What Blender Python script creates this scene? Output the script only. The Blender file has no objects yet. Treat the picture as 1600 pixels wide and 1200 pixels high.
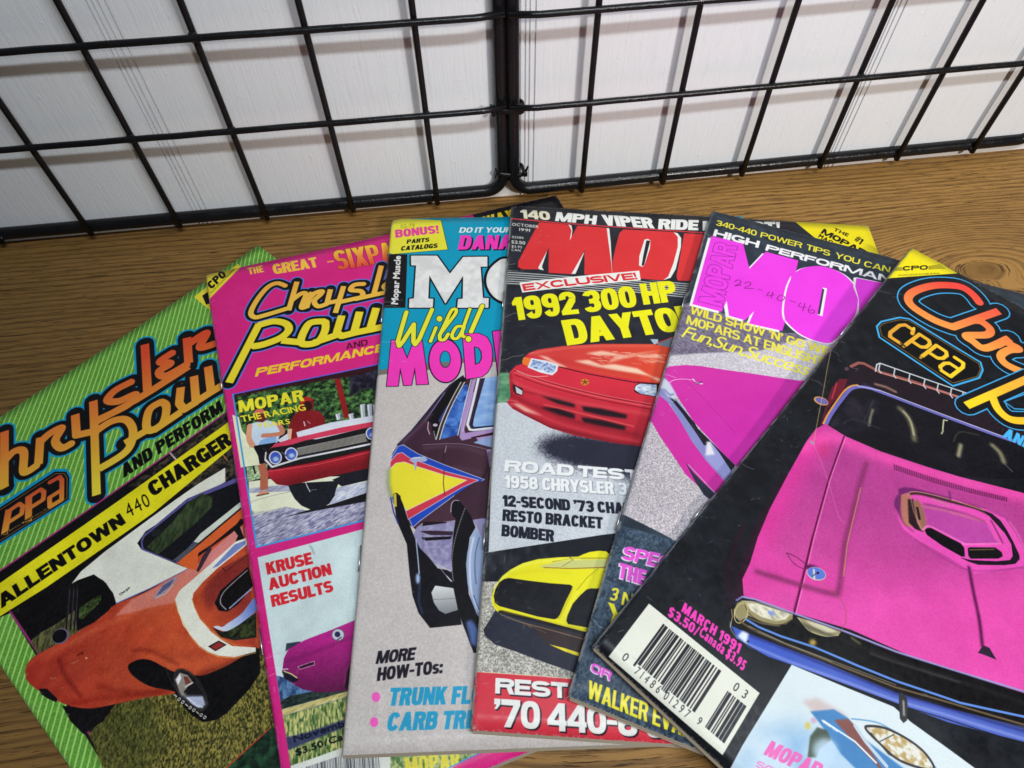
import bpy, bmesh, math, random
import numpy as np
from mathutils import Vector, Matrix
random.seed(7)
RNG = np.random.default_rng(11)
scene = bpy.context.scene
COL = scene.collection

# ------------------------------------------------------------------ camera
FPX, PITCH, ROLL, CAMH = 1052.65, 0.962724, -0.0176688, 0.276504   # focal length in pixels of a 1600 px wide frame
cam_d = bpy.data.cameras.new('camera'); cam = bpy.data.objects.new('camera', cam_d); COL.objects.link(cam)
cam_d.sensor_fit = 'HORIZONTAL'; cam_d.sensor_width = 36.0; cam_d.lens = 36.0 * FPX / 1600.0
cam_d.clip_start = 0.01; cam_d.clip_end = 50
fw = Vector((0, math.cos(PITCH), -math.sin(PITCH))); rt = Vector((1, 0, 0)); up = rt.cross(fw)
cr, sr = math.cos(ROLL), math.sin(ROLL)
R2 = cr * rt + sr * up; U2 = -sr * rt + cr * up
cam.matrix_world = Matrix(((R2.x, U2.x, -fw.x, 0), (R2.y, U2.y, -fw.y, 0), (R2.z, U2.z, -fw.z, CAMH), (0, 0, 0, 1)))
scene.camera = cam
CAMO = np.array([0, 0, CAMH]); NR, NU_, NF = np.array(R2), np.array(U2), np.array(fw)

# ------------------------------------------------------------------ light
world = bpy.data.worlds.new('World'); scene.world = world; world.use_nodes = True
bg = world.node_tree.nodes['Background']; bg.inputs[0].default_value = (0.80, 0.88, 1.0, 1); bg.inputs[1].default_value = 0.035

def area(name, loc, target, sx, sy, power, color):
    d = bpy.data.lights.new(name, 'AREA'); d.shape = 'RECTANGLE'; d.size = sx; d.size_y = sy
    d.energy = power; d.color = color
    o = bpy.data.objects.new(name, d); COL.objects.link(o); o.location = loc
    z = (Vector(loc) - Vector(target)).normalized()
    x = Vector((0, 0, 1)).cross(z).normalized() if abs(z.z) < .999 else Vector((1, 0, 0))
    y = z.cross(x)
    o.matrix_world = Matrix(((x.x, y.x, z.x, loc[0]), (x.y, y.y, z.y, loc[1]), (x.z, y.z, z.z, loc[2]), (0, 0, 0, 1)))
    return o
area('ceiling_tube_light', (0.17, -0.08, 0.68), (0.15, 0.24, 0), 0.42, 0.04, 4.9, (0.84, 0.925, 1.0))
sd = bpy.data.lights.new('warm_lamp_light', 'SPOT'); sd.energy = 124; sd.color = (1.0, 0.93, 0.86); sd.shadow_soft_size = .10
sd.spot_size = math.radians(25); sd.spot_blend = 1.0
so = bpy.data.objects.new('warm_lamp_light', sd); COL.objects.link(so); so.location = (1.08, -1.25, 1.14)
so.rotation_euler = (Vector((0.24, 0.29, 0.03)) - so.location).to_track_quat('-Z', 'Y').to_euler()
scene.view_settings.view_transform = 'Standard'; scene.view_settings.look = 'None'
scene.view_settings.exposure = 0.0; scene.view_settings.gamma = 1.0

# ------------------------------------------------------------------ helpers
def tag(o, label=None, cat=None, group=None, kind=None):
    if label: o['label'] = label
    if cat: o['category'] = cat
    if group: o['group'] = group
    if kind: o['kind'] = kind
    return o
def empty(name, loc=(0, 0, 0), rz=0.0):
    o = bpy.data.objects.new(name, None); COL.objects.link(o); o.location = loc; o.rotation_euler = (0, 0, rz)
    o.empty_display_size = 0.02
    return o
def mesh_obj(name, verts, faces, mat, parent=None, smooth=True):
    m = bpy.data.meshes.new(name); m.from_pydata([tuple(v) for v in verts], [], faces); m.update()
    if smooth:
        m.polygons.foreach_set('use_smooth', [True] * len(m.polygons))
    o = bpy.data.objects.new(name, m); COL.objects.link(o)
    if mat: m.materials.append(mat)
    if parent: o.parent = parent
    return o
def tube(points, r, n=12, closed=False, cap=True, bumpy=0.0):
    """verts, faces of a round bar along points"""
    P = [Vector(p) for p in points]; k = len(P); vs = []; fs = []
    prev = None
    for i, p in enumerate(P):
        if closed: t = (P[(i + 1) % k] - P[i - 1]).normalized()
        else: t = (P[min(i + 1, k - 1)] - P[max(i - 1, 0)]).normalized()
        if prev is None:
            a = Vector((0, 1, 0)) if abs(t.y) < .9 else Vector((0, 0, 1))
            nrm = (a - t * a.dot(t)).normalized()
        else: nrm = (prev - t * prev.dot(t)).normalized()
        prev = nrm; b = t.cross(nrm)
        rr = r * (1 + bumpy * random.uniform(-1, 1))
        for j in range(n):
            an = 2 * math.pi * j / n
            vs.append(p + (nrm * math.cos(an) + b * math.sin(an)) * rr)
    m = k if closed else k - 1
    for i in range(m):
        for j in range(n):
            a = i * n + j; b2 = i * n + (j + 1) % n; c = ((i + 1) % k) * n + (j + 1) % n; d = ((i + 1) % k) * n + j
            fs.append((a, b2, c, d))
    if cap and not closed:
        fs.append(tuple(reversed(range(n)))); fs.append(tuple(range((k - 1) * n, k * n)))
    return vs, fs
class NT:
    def __init__(s, name):
        s.m = bpy.data.materials.new(name); s.m.use_nodes = True; s.t = s.m.node_tree; s.n = s.t.nodes
        s.b = s.n['Principled BSDF']
    def add(s, typ, **kw):
        x = s.n.new(typ)
        for k, v in kw.items():
            if k.startswith('i_'):
                key = k[2:]; key = int(key) if key.isdigit() else key.replace('_', ' ')
                x.inputs[key].default_value = v
            else: setattr(x, k, v)
        return x
    def link(s, a, b): s.t.links.new(a, b)
    def math(s, op, a, b=None, c=None):
        x = s.add('ShaderNodeMath', operation=op)
        for i, v in enumerate((a, b, c)):
            if v is None: continue
            if isinstance(v, (int, float)): x.inputs[i].default_value = v
            else: s.link(v, x.inputs[i])
        return x.outputs[0]
    def ramp(s, fac, stops, interp='LINEAR'):
        x = s.add('ShaderNodeValToRGB'); x.color_ramp.interpolation = interp; e = x.color_ramp.elements
        while len(e) < len(stops): e.new(0.5)
        for i, (p, c) in enumerate(stops):
            e[i].position = p; e[i].color = (*c, 1) if len(c) == 3 else c
        s.link(fac, x.inputs[0]); return x.outputs[0]
    def noise(s, vec, scale, detail=4, rough=.55, dist=0.0):
        x = s.add('ShaderNodeTexNoise'); x.inputs['Scale'].default_value = scale; x.inputs['Detail'].default_value = detail
        x.inputs['Roughness'].default_value = rough; x.inputs['Distortion'].default_value = dist
        if vec is not None: s.link(vec, x.inputs['Vector'])
        return x.outputs['Fac']
    def mix(s, fac, a, b, mode='MIX'):
        x = s.add('ShaderNodeMix', data_type='RGBA', blend_type=mode)
        for i, v in ((0, fac), (6, a), (7, b)):
            if isinstance(v, (int, float)): x.inputs[i].default_value = v
            elif isinstance(v, tuple): x.inputs[i].default_value = (*v, 1)
            else: s.link(v, x.inputs[i])
        return x.outputs[2]
    def mapping(s, vec, scale=(1, 1, 1), rot=(0, 0, 0), loc=(0, 0, 0)):
        x = s.add('ShaderNodeMapping'); x.inputs['Scale'].default_value = scale
        x.inputs['Rotation'].default_value = rot; x.inputs['Location'].default_value = loc
        s.link(vec, x.inputs['Vector']); return x.outputs[0]
    def bump(s, h, strength, dist, prev=None):
        x = s.add('ShaderNodeBump'); x.inputs['Strength'].default_value = strength; x.inputs['Distance'].default_value = dist
        s.link(h, x.inputs['Height'])
        if prev is not None: s.link(prev, x.inputs['Normal'])
        return x.outputs[0]

# ------------------------------------------------------------------ table (oak laminate)
def wood_material():
    t = NT('oak_laminate'); geo = t.add('ShaderNodeTexCoord').outputs['Object']
    v = t.mapping(geo, rot=(0, 0, math.radians(-5.5)))
    sep = t.add('ShaderNodeSeparateXYZ'); t.link(v, sep.inputs[0]); X, Y = sep.outputs[0], sep.outputs[1]
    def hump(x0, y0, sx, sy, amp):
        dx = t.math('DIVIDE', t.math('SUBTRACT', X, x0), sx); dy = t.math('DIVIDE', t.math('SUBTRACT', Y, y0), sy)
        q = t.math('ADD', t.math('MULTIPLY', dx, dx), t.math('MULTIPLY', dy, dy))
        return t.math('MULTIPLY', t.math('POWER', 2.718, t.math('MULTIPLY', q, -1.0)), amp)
    warp = t.noise(t.mapping(v, scale=(2.2, 5.0, 1)), 1.0, 2, .5)
    warp2 = t.noise(t.mapping(v, scale=(14.0, 40.0, 1)), 1.0, 3, .6)
    F = t.math('ADD', Y, t.math('MULTIPLY', t.math('SUBTRACT', warp, .5), .022))
    F = t.math('ADD', F, t.math('MULTIPLY', t.math('SUBTRACT', warp2, .5), .0022))
    F = t.math('ADD', F, hump(.290, .250, .060, .026, -.034))
    F = t.math('ADD', F, hump(-.36, .12, .20, .05, .022))
    F = t.math('ADD', F, hump(.06, .0, .12, .05, .020))
    cmb = t.add('ShaderNodeCombineXYZ'); t.link(X, cmb.inputs[0]); t.link(F, cmb.inputs[1]); G = cmb.outputs[0]
    wob = t.noise(t.mapping(G, scale=(5.0, 60.0, 1)), 1.0, 3, .55)
    rag = t.noise(t.mapping(G, scale=(60.0, 700.0, 1)), 1.0, 3, .6)
    ph = t.math('ADD', t.math('MULTIPLY', F, 1750.0), t.math('MULTIPLY', wob, 13.0))
    ph = t.math('ADD', ph, t.math('MULTIPLY', rag, 3.2))
    wave = t.math('ADD', t.math('MULTIPLY', t.math('SINE', ph), .5), .5)             # growth rings
    fine = t.noise(t.mapping(G, scale=(14.0, 760.0, 1)), 1.0, 4, .65)                   # long grain
    pores = t.noise(t.mapping(G, scale=(60.0, 1250.0, 1)), 1.0, 3, .7)                  # short dark pores
    broad = t.noise(t.mapping(G, scale=(1.2, 16.0, 1)), 1.0, 3, .5)
    c = t.ramp(broad, [(.32, (.225, .113, .031)), (.5, (.340, .180, .050)), (.68, (.295, .156, .043))])
    dk = t.math('MULTIPLY', t.ramp(wave, [(.52, (0, 0, 0)), (.86, (1, 1, 1))]), t.ramp(fine, [(.34, (1, 1, 1)), (.66, (.25, .25, .25))]))
    c = t.mix(t.math('MULTIPLY', dk, .84), c, (.095, .043, .012))
    c = t.mix(t.math('MULTIPLY', t.ramp(fine, [(.34, (1, 1, 1)), (.48, (0, 0, 0))]), .50), c, (.100, .048, .014))
    c = t.mix(t.math('MINIMUM', hump(-.34, .16, .27, .24, .66), 1.0), c, (.062, .034, .014))  # dimmer light on the left side, painted into the wood colour
    c = t.mix(t.math('MULTIPLY', t.ramp(pores, [(.37, (1, 1, 1)), (.45, (0, 0, 0))]), .88), c, (.045, .022, .008))
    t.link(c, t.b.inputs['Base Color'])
    t.b.inputs['Roughness'].default_value = .50; t.b.inputs['Specular IOR Level'].default_value = .15
    h = t.math('SUBTRACT', t.ramp(pores, [(.30, (0, 0, 0)), (.46, (1, 1, 1))]), t.math('MULTIPLY', t.ramp(fine, [(.36, (1, 1, 1)), (.5, (0, 0, 0))]), .4))
    t.link(t.bump(h, .35, .0004), t.b.inputs['Normal'])
    return t.m
def box(name, lo, hi, mat, parent=None, bev=0.0, rz=0.0, loc=None):
    bm = bmesh.new(); bmesh.ops.create_cube(bm, size=1)
    for v in bm.verts:
        v.co = Vector([(lo[i] + hi[i]) / 2 + v.co[i] * (hi[i] - lo[i]) for i in range(3)])
    if bev: bmesh.ops.bevel(bm, geom=bm.edges[:], offset=bev, segments=3, affect='EDGES', profile=.5)
    m = bpy.data.meshes.new(name); bm.to_mesh(m); bm.free(); m.materials.append(mat)
    o = bpy.data.objects.new(name, m); COL.objects.link(o)
    if parent: o.parent = parent
    if loc: o.location = loc
    o.rotation_euler = (0, 0, rz)
    return o
WYAW = math.radians(6.35); WY0 = 0.3350
table = empty('wood_table')
tag(table, 'brown oak-grain wooden table top that the six magazines lie on', 'table')
OAK = wood_material()
# the table top ends at the wall
def rotxy(x, y):   # along-wall / out-of-wall coordinates to world
    return (x * math.cos(WYAW) - y * math.sin(WYAW), WY0 + x * math.sin(WYAW) + y * math.cos(WYAW))
tv = [];
for z in (0.0, -0.03):
    for (x, y) in ((-1.0, 0.004), (1.0, 0.004), (1.0, -.95), (-1.0, -.95)):
        a, b = rotxy(x, y); tv.append((a, b, z))
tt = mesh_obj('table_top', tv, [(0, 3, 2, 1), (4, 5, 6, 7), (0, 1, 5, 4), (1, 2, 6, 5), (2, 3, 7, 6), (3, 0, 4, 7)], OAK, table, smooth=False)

# ------------------------------------------------------------------ wall: white embossed panelling with groups of fine grooves
def wall_material():
    t = NT('white_panelling'); v = t.add('ShaderNodeTexCoord').outputs['Object']
    st = t.noise(t.mapping(v, scale=(620, 620, 30)), 1.0, 5, .65, .5)
    st2 = t.noise(t.mapping(v, scale=(1500, 1500, 60)), 1.0, 2, .5)
    blob = t.noise(t.mapping(v, scale=(330, 330, 260)), 1.0, 3, .6)
    c = t.mix(.5, t.ramp(st, [(.24, (.58, .585, .60)), (.42, (.715, .72, .73)), (.8, (.735, .74, .755))]), (.715, .72, .735))
    t.link(c, t.b.inputs['Base Color']); t.b.inputs['Roughness'].default_value = .42
    t.b.inputs['Specular IOR Level'].default_value = .4
    n1 = t.bump(t.ramp(st, [(.30, (0, 0, 0)), (.55, (1, 1, 1))]), .27, .0005)
    n2 = t.bump(t.ramp(blob, [(.62, (0, 0, 0)), (.74, (1, 1, 1))]), .30, .0004, n1)
    n3 = t.bump(st2, .12, .0003, n2)
    t.link(n3, t.b.inputs['Normal']); return t.m
GROOVES = []
def wall_u(px, py):   # photo point -> along-wall coordinate
    d = NF + (px - 800) / FPX * NR - (py - 600) / FPX * NU_
    n = np.array([-math.sin(WYAW), math.cos(WYAW), 0]); q = np.array([0, WY0, 0])
    P = CAMO + d * (((q - CAMO) @ n) / (d @ n))
    return float((P - q) @ np.array([math.cos(WYAW), math.sin(WYAW), 0]))
for (px, py) in ((235, 200), (242, 200), (250, 200), (260, 200), (813, 200), (820, 200), (826, 200), (834, 200), (1346, 117), (1351.5, 117), (1357, 117), (1365, 117)):
    GROOVES.append(wall_u(px, py))
prof = [(-1.2, 0.0)]
ext = sorted(GROOVES + [g - (GROOVES[4] - GROOVES[0]) for g in GROOVES[0:4]] + [g + (GROOVES[8] - GROOVES[4]) for g in GROOVES[8:12]])
for g in ext:
    w = .00042
    prof += [(g - w, 0.0), (g - w * .5, 0.0013), (g + w * .5, 0.0013), (g + w, 0.0)]
prof.append((1.2, 0.0))
wv = []; wf = []
for (x, y) in prof:
    wv += [(x, y, -.02), (x, y, 1.2)]
for i in range(len(prof) - 1):
    wf.append((2 * i, 2 * i + 2, 2 * i + 3, 2 * i + 1))
nb = len(wv); wv += [(-1.2, .012, -.02), (-1.2, .012, 1.2), (1.2, .012, -.02), (1.2, .012, 1.2)]
wf += [(nb + 2, nb, nb + 1, nb + 3)]
wall = mesh_obj('wall', wv, wf, wall_material(), None, smooth=False)
wall.location = (0, WY0, 0); wall.rotation_euler = (0, 0, WYAW); tag(wall, kind='structure')

# ------------------------------------------------------------------ black wire grid panels
def wire_material():
    t = NT('black_enamel'); v = t.add('ShaderNodeTexCoord').outputs['Object']
    t.b.inputs['Base Color'].default_value = (.006, .006, .007, 1); t.b.inputs['Roughness'].default_value = .26
    t.b.inputs['Specular IOR Level'].default_value = .28
    n = t.noise(t.mapping(v, scale=(260, 260, 260)), 1.0, 3, .6)
    t.link(t.bump(n, .5, .0005), t.b.inputs['Normal'])
    r = t.noise(t.mapping(v, scale=(90, 90, 90)), 1.0, 2, .5)
    t.link(t.ramp(r, [(.3, (.20, .20, .20)), (.7, (.38, .38, .38))]), t.b.inputs['Roughness'])
    return t.m
WIRE = wire_material()
RZ = .0085
KS = (CAMH - RZ) / (CAMH - .004)   # the panels stand a little off the table
SP, V1, SV = 0.051385 * KS, 0.0592515 * KS, 0.0493703 * KS
RF, RW = .0036, .00165
def wire_panel(x0, y0, yaw, umin, umax, ks, label):
    """x0,y0: foot of wire 0; frame runs umin..umax"""
    root = empty('wire_grid_panel', (x0 * KS, y0 * KS, RZ), yaw)
    tag(root, label, 'wire panel', 'black wire grid panels against the white wall')
    H0 = 0.0; H1 = V1 + 5 * SV + .034
    rad = .011
    pts = []
    for (cx, cz, a0) in ((umax - rad, H0 + rad, -90), (umax - rad, H1 - rad, 0), (umin + rad, H1 - rad, 90), (umin + rad, H0 + rad, 180)):
        for k in range(9):
            a = math.radians(a0 + 90 * k / 8); pts.append((cx + rad * math.cos(a), 0, cz + rad * math.sin(a)))
    full = []
    for i in range(len(pts)):
        a = Vector(pts[i]); b = Vector(pts[(i + 1) % len(pts)]); n = max(1, int((b - a).length / .03))
        for j in range(n): full.append(a.lerp(b, j / n))
    vs, fs = tube(full, RF, 14, closed=True)
    mesh_obj('frame', vs, fs, WIRE, root)
    for k in ks:      # upright wires, welded to the front of the frame
        x = k * SP; y = -RF - RW * .55
        n = 14
        P = [(x + random.uniform(-1, 1) * .00012, y, -RF * .75 + (H1 + 2 * RF * .75) * j / n) for j in range(n + 1)]
        vs, fs = tube(P, RW, 10); mesh_obj('wire', vs, fs, WIRE, root)
    for j in range(6):   # cross wires, welded to the front of the uprights
        z = V1 + j * SV; y = -RF - RW * 2.3
        n = 24
        P = [(umin - RF * .6 + (umax - umin + RF * 1.2) * i / n, y + (RW * 1.1 if i in (0, n) else 0), z + random.uniform(-1, 1) * .00012) for i in range(n + 1)]
        vs, fs = tube(P, RW, 10); mesh_obj('wire', vs, fs, WIRE, root)
    # small weld beads where the wires cross and where they meet the frame
    for k in ks:
        for z in [-.0002] + [V1 + j * SV for j in range(6)]:
            o = bpy.data.objects.new('weld_bead', BEAD); COL.objects.link(o); o.parent = root
            o.location = (k * SP + random.uniform(-1, 1) * .0003, -RF - RW * 1.4 if z > 0 else -RF * .9, z - random.uniform(.2, 1) * .0006)
            f = random.uniform(.8, 1.2); o.scale = (f * 1.15, f, f * random.uniform(.8, 1.2))
    return root
bmb = bmesh.new(); bmesh.ops.create_icosphere(bmb, subdivisions=2, radius=.0021)
for v_ in bmb.verts: v_.co *= random.uniform(.93, 1.07)
BEAD = bpy.data.meshes.new('weld_bead'); bmb.to_mesh(BEAD); bmb.free(); BEAD.materials.append(WIRE)
BEAD.polygons.foreach_set('use_smooth', [True] * len(BEAD.polygons))
lp = wire_panel(-0.0442318, 0.331614, 0.107146, -5 * SP - .0425, .0405, [-5, -4, -3, -2, -1, 0],
                'black wire grid panel on the left, in front of the darker end of the wall')
rp = wire_panel(0.0447444, 0.34076, 0.124262, -.0412, 5 * SP + .0425, [0, 1, 2, 3, 4, 5],
                'black wire grid panel on the right, in front of the brighter end of the wall')
def tie(z, tail, label):
    """a cable tie round the two touching frame bars"""
    cx, cy = 0.0008, .3375 * KS - .0
    root = empty('cable_tie', (cx, cy, z), .115)
    tag(root, label, 'cable tie', 'cable ties joining the two wire panels')
    P = []
    for k in range(28):
        a = 2 * math.pi * k / 28
        ca, sa_ = math.cos(a), math.sin(a); P.append((.0082 * math.copysign(abs(ca) ** .6, ca), .0043 * math.copysign(abs(sa_) ** .6, sa_), .0006 * math.sin(2 * a)))
    vs, fs = tube(P, .0009, 8, closed=True)
    vs = [(v[0], v[1], v[2] * 1.7) for v in vs]
    mesh_obj('loop', vs, fs, WIRE, root)
    hx = .0088 if tail > 0 else -.0088
    box('head', (hx - .0012, -.0050, -.0017), (hx + .0012, -.0018, .0017), WIRE, root, bev=.0004)
    vs, fs = tube([(hx, -.0040, .001), (hx + .0006 * tail, -.005, .0035), (hx + .0013 * tail, -.0054, .0058)], .0007, 8)
    mesh_obj('tail', vs, fs, WIRE, root)
tie(RZ + .0125, 1, 'lower black cable tie at the foot of the joint between the two wire panels')
tie(RZ + V1 - .0045, -1, 'upper black cable tie where the first cross wires meet at the joint')

# ------------------------------------------------------------------ the six magazines: poses on the table (metres)
MW, MH, MT = .206, .273, .0039
POSE = [(-0.281314, 0.135214, 0.845454, 0.0043037, -0.00788642, 0.00173267),
        (-0.165341, 0.259077, 0.339542, 0.0114272, -0.0314462, -0.0107463),
        (-0.0680931, 0.300972, 0.0280, 0.0109653, -0.0300907, 7.28469e-05),
        (0.0013828, 0.307192, -0.0647703, 0.0146792, -0.0359994, -0.00699627),
        (0.115768, 0.299352, -0.367554, 0.0142846, -0.0389679, 0.00272761),
        (0.212408, 0.259995, -0.746897, 0.0221454, -0.049757, -0.0144748)]
UL = np.concatenate([[0, .0015, .0035, .0065, .011, .018, .03], np.linspace(.05, 1, 34)]); VL = np.linspace(0, 1, 49)
def mframe(i):
    x, y, t = POSE[i][:3]
    return np.array([x, y]), np.array([math.cos(t), math.sin(t)]), np.array([math.sin(t), -math.cos(t)])
NGU, NGV = 40, 52
ZG = []
def look(Z, u, v):
    a = np.clip(u * NGU, 0, NGU - 1e-6); b = np.clip(v * NGV, 0, NGV - 1e-6); i = a.astype(int); j = b.astype(int); a = a - i; b = b - j
    return (Z[j, i] * (1 - a) + Z[j, i + 1] * a) * (1 - b) + (Z[j + 1, i] * (1 - a) + Z[j + 1, i + 1] * a) * b
def build_heights():
    U, V = np.meshgrid(np.arange(NGU + 1) / NGU, np.arange(NGV + 1) / NGV)
    for j in range(6):
        o, ex, ey = mframe(j); X = o[0] + U * MW * ex[0] + V * MH * ey[0]; Y = o[1] + U * MW * ex[1] + V * MH * ey[1]
        S = np.zeros_like(X)
        for i in range(j):
            q, fx, fy = mframe(i)
            du = ((X - q[0]) * fx[0] + (Y - q[1]) * fx[1]) / MW; dv = ((X - q[0]) * fy[0] + (Y - q[1]) * fy[1]) / MH
            ins = (du >= -.03) & (du <= 1.03) & (dv >= -.025) & (dv <= 1.025)
            S = np.maximum(S, np.where(ins, look(ZG[i], np.clip(du, 0, 1), np.clip(dv, 0, 1)), 0))
        O = S + MT + .0002
        base = np.maximum(O, POSE[j][3] + U * MW * POSE[j][4] + V * MH * POSE[j][5] )
        # thumbed covers: swollen fold, wavy sheet, lifted corners
        ph = 1.7 * j
        base = base + .0007 * np.exp(-((U - .07) / .06) ** 2) + .00035 * (1 + np.sin(7 * U + 5 * V + ph)) + .0003 * (1 + np.sin(13 * V - 4 * U + 2 * ph)) * U
        base = base + .0022 * np.exp(-((U - 1) ** 2 + (V - 1) ** 2) / .02) + (.0010 + .0004 * (j % 3)) * np.exp(-(U ** 2 + (V - 1) ** 2) / .012)
        Z = base.copy()
        for it in range(14):
            P = np.pad(Z, 1, mode='reflect', reflect_type='odd')
            A = sum(P[1 + a:P.shape[0] - 1 + a, 1 + b:P.shape[1] - 1 + b] for a in (-1, 0, 1) for b in (-1, 0, 1)) / 9
            Z = np.maximum(O, A)
        ZG.append(Z)
build_heights()
def photo_to_uv(i, pts):
    """points seen in the photograph -> (u, v) on the cover of magazine i"""
    pts = np.asarray(pts, float).reshape(-1, 2)
    d = NF[None] + (pts[:, :1] - 800) / FPX * NR[None] - (pts[:, 1:] - 600) / FPX * NU_[None]
    o, ex, ey = mframe(i); z = np.full(len(pts), POSE[i][3])
    for _ in range(6):
        P = CAMO[None] + d * ((z - CAMH) / d[:, 2])[:, None]
        q = P[:, :2] - o
        u = q @ ex / MW; v = q @ ey / MH
        z = look(ZG[i], np.clip(u, 0, 1), np.clip(v, 0, 1))
    return np.stack([u, v], 1)

# ------------------------------------------------------------------ printing press: draws the covers' flat print into generated images
NX, NY = 1240, 1643
def catmull(P, closed=True, n=8):
    P = np.asarray(P, float); k = len(P); out = []
    rng = range(k) if closed else range(k - 1)
    for i in rng:
        if closed: p0, p1, p2, p3 = P[i - 1], P[i], P[(i + 1) % k], P[(i + 2) % k]
        else: p0, p1, p2, p3 = P[max(i - 1, 0)], P[i], P[i + 1], P[min(i + 2, k - 1)]
        for j in range(n):
            t = j / n
            out.append(.5 * ((2 * p1) + (-p0 + p2) * t + (2 * p0 - 5 * p1 + 4 * p2 - p3) * t * t + (-p0 + 3 * p1 - 3 * p2 + p3) * t ** 3))
    if not closed: out.append(P[-1])
    return np.array(out)
def seg_mask(segs, x0, y0, w, h, evenodd=False):
    """segs: N x 4 directed edges (x1,y1,x2,y2) in canvas px -> coverage of the winding != 0 area"""
    SS = 3
    s = segs.copy(); s[:, [0, 2]] -= x0; s[:, [1, 3]] -= y0
    s[:, [1, 3]] *= SS
    up_ = s[:, 3] > s[:, 1]
    ya = np.where(up_, s[:, 1], s[:, 3]); yb = np.where(up_, s[:, 3], s[:, 1])
    xa = np.where(up_, s[:, 0], s[:, 2]); xb = np.where(up_, s[:, 2], s[:, 0]); sg = np.where(up_, 1.0, -1.0)
    r0 = np.clip(np.ceil(ya - .5), 0, h * SS).astype(int); r1 = np.clip(np.ceil(yb - .5), 0, h * SS).astype(int)
    n = r1 - r0; ok = n > 0
    ya, yb, xa, xb, sg, r0, n = [a[ok] for a in (ya, yb, xa, xb, sg, r0, n)]
    if len(n) == 0: return np.zeros((h, w), np.float32)
    idx = np.repeat(np.arange(len(n)), n)
    off = np.arange(n.sum()) - np.repeat(np.cumsum(n) - n, n)
    row = r0[idx] + off
    t = (row + .5 - ya[idx]) / (yb[idx] - ya[idx]); x = xa[idx] + (xb[idx] - xa[idx]) * t
    x = np.clip(x, 0, w + .999); xi = x.astype(int); fr = x - xi
    W2 = w + 3
    flat = row * W2 + xi
    acc = np.bincount(flat, weights=sg[idx] * (1 - fr), minlength=h * SS * W2) + np.bincount(flat + 1, weights=sg[idx] * fr, minlength=h * SS * W2)[:h * SS * W2]
    acc = acc[:h * SS * W2].reshape(h * SS, W2)
    c = np.cumsum(acc, 1)[:, :w]
    m = np.minimum(np.abs(c), 1.0)
    return m.reshape(h, SS, w).mean(1).astype(np.float32)
def poly_segs(P):
    P = np.asarray(P, float); Q = np.roll(P, -1, 0); return np.concatenate([P, Q], 1)
def ccw(P):
    P = np.asarray(P, float); a = np.sum(P[:, 0] * np.roll(P[:, 1], -1) - P[:, 1] * np.roll(P[:, 0], -1))
    return P if a > 0 else P[::-1]
def stroke_segs(P, w, closed=False, cap='round'):
    """P in canvas px, w full width"""
    P = np.asarray(P, float); r = w / 2; S = []
    k = len(P)
    ang = np.linspace(0, 2 * np.pi, 13)[:-1]; disc = np.stack([np.cos(ang), np.sin(ang)], 1) * r
    pairs = [(i, i + 1) for i in range(k - 1)] + ([(k - 1, 0)] if closed else [])
    for a, b in pairs:
        d = P[b] - P[a]; L = np.hypot(*d)
        if L < 1e-6: continue
        n = np.array([-d[1], d[0]]) / L * r
        S.append(poly_segs(ccw([P[a] + n, P[b] + n, P[b] - n, P[a] - n])))
    rngd = range(k) if (closed or cap == 'round') else range(1, k - 1)
    for i in rngd: S.append(poly_segs(ccw(P[i] + disc)))
    return np.concatenate(S) if S else np.zeros((0, 4))
def outline_segs(P, r):
    """closed outline thickened by r with mitred corners"""
    P = np.asarray(P, float); k = len(P); S = []
    D = np.roll(P, -1, 0) - P; L = np.maximum(np.hypot(D[:, 0], D[:, 1]), 1e-9); N = np.stack([-D[:, 1], D[:, 0]], 1) / L[:, None] * r
    for i in range(k):
        a, b = P[i], P[(i + 1) % k]; n = N[i]
        S.append(poly_segs(ccw([a + n, b + n, b - n, a - n])))
        m = N[i - 1]; c = (m @ n) / (r * r)
        if c > .985: continue
        if c > -.5:
            t = (m + n) / (1 + c)
            for q in (1, -1): S.append(poly_segs(ccw([a, a + q * m, a + q * t, a + q * n])))
        else:
            for q in (1, -1): S.append(poly_segs(ccw([a, a + q * m, a + q * n])))
    return np.concatenate(S)
def boxblur(m, r):
    r = int(max(1, round(r)))
    for ax in (0, 1):
        for _ in range(2):
            c = np.cumsum(np.pad(m, [(r + 1, r) if a == ax else (0, 0) for a in (0, 1)]), axis=ax)
            if ax == 0: m = (c[2 * r + 1:] - c[:-2 * r - 1]) / (2 * r + 1)
            else: m = (c[:, 2 * r + 1:] - c[:, :-2 * r - 1]) / (2 * r + 1)
    return m
_glyphs = {}
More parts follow.
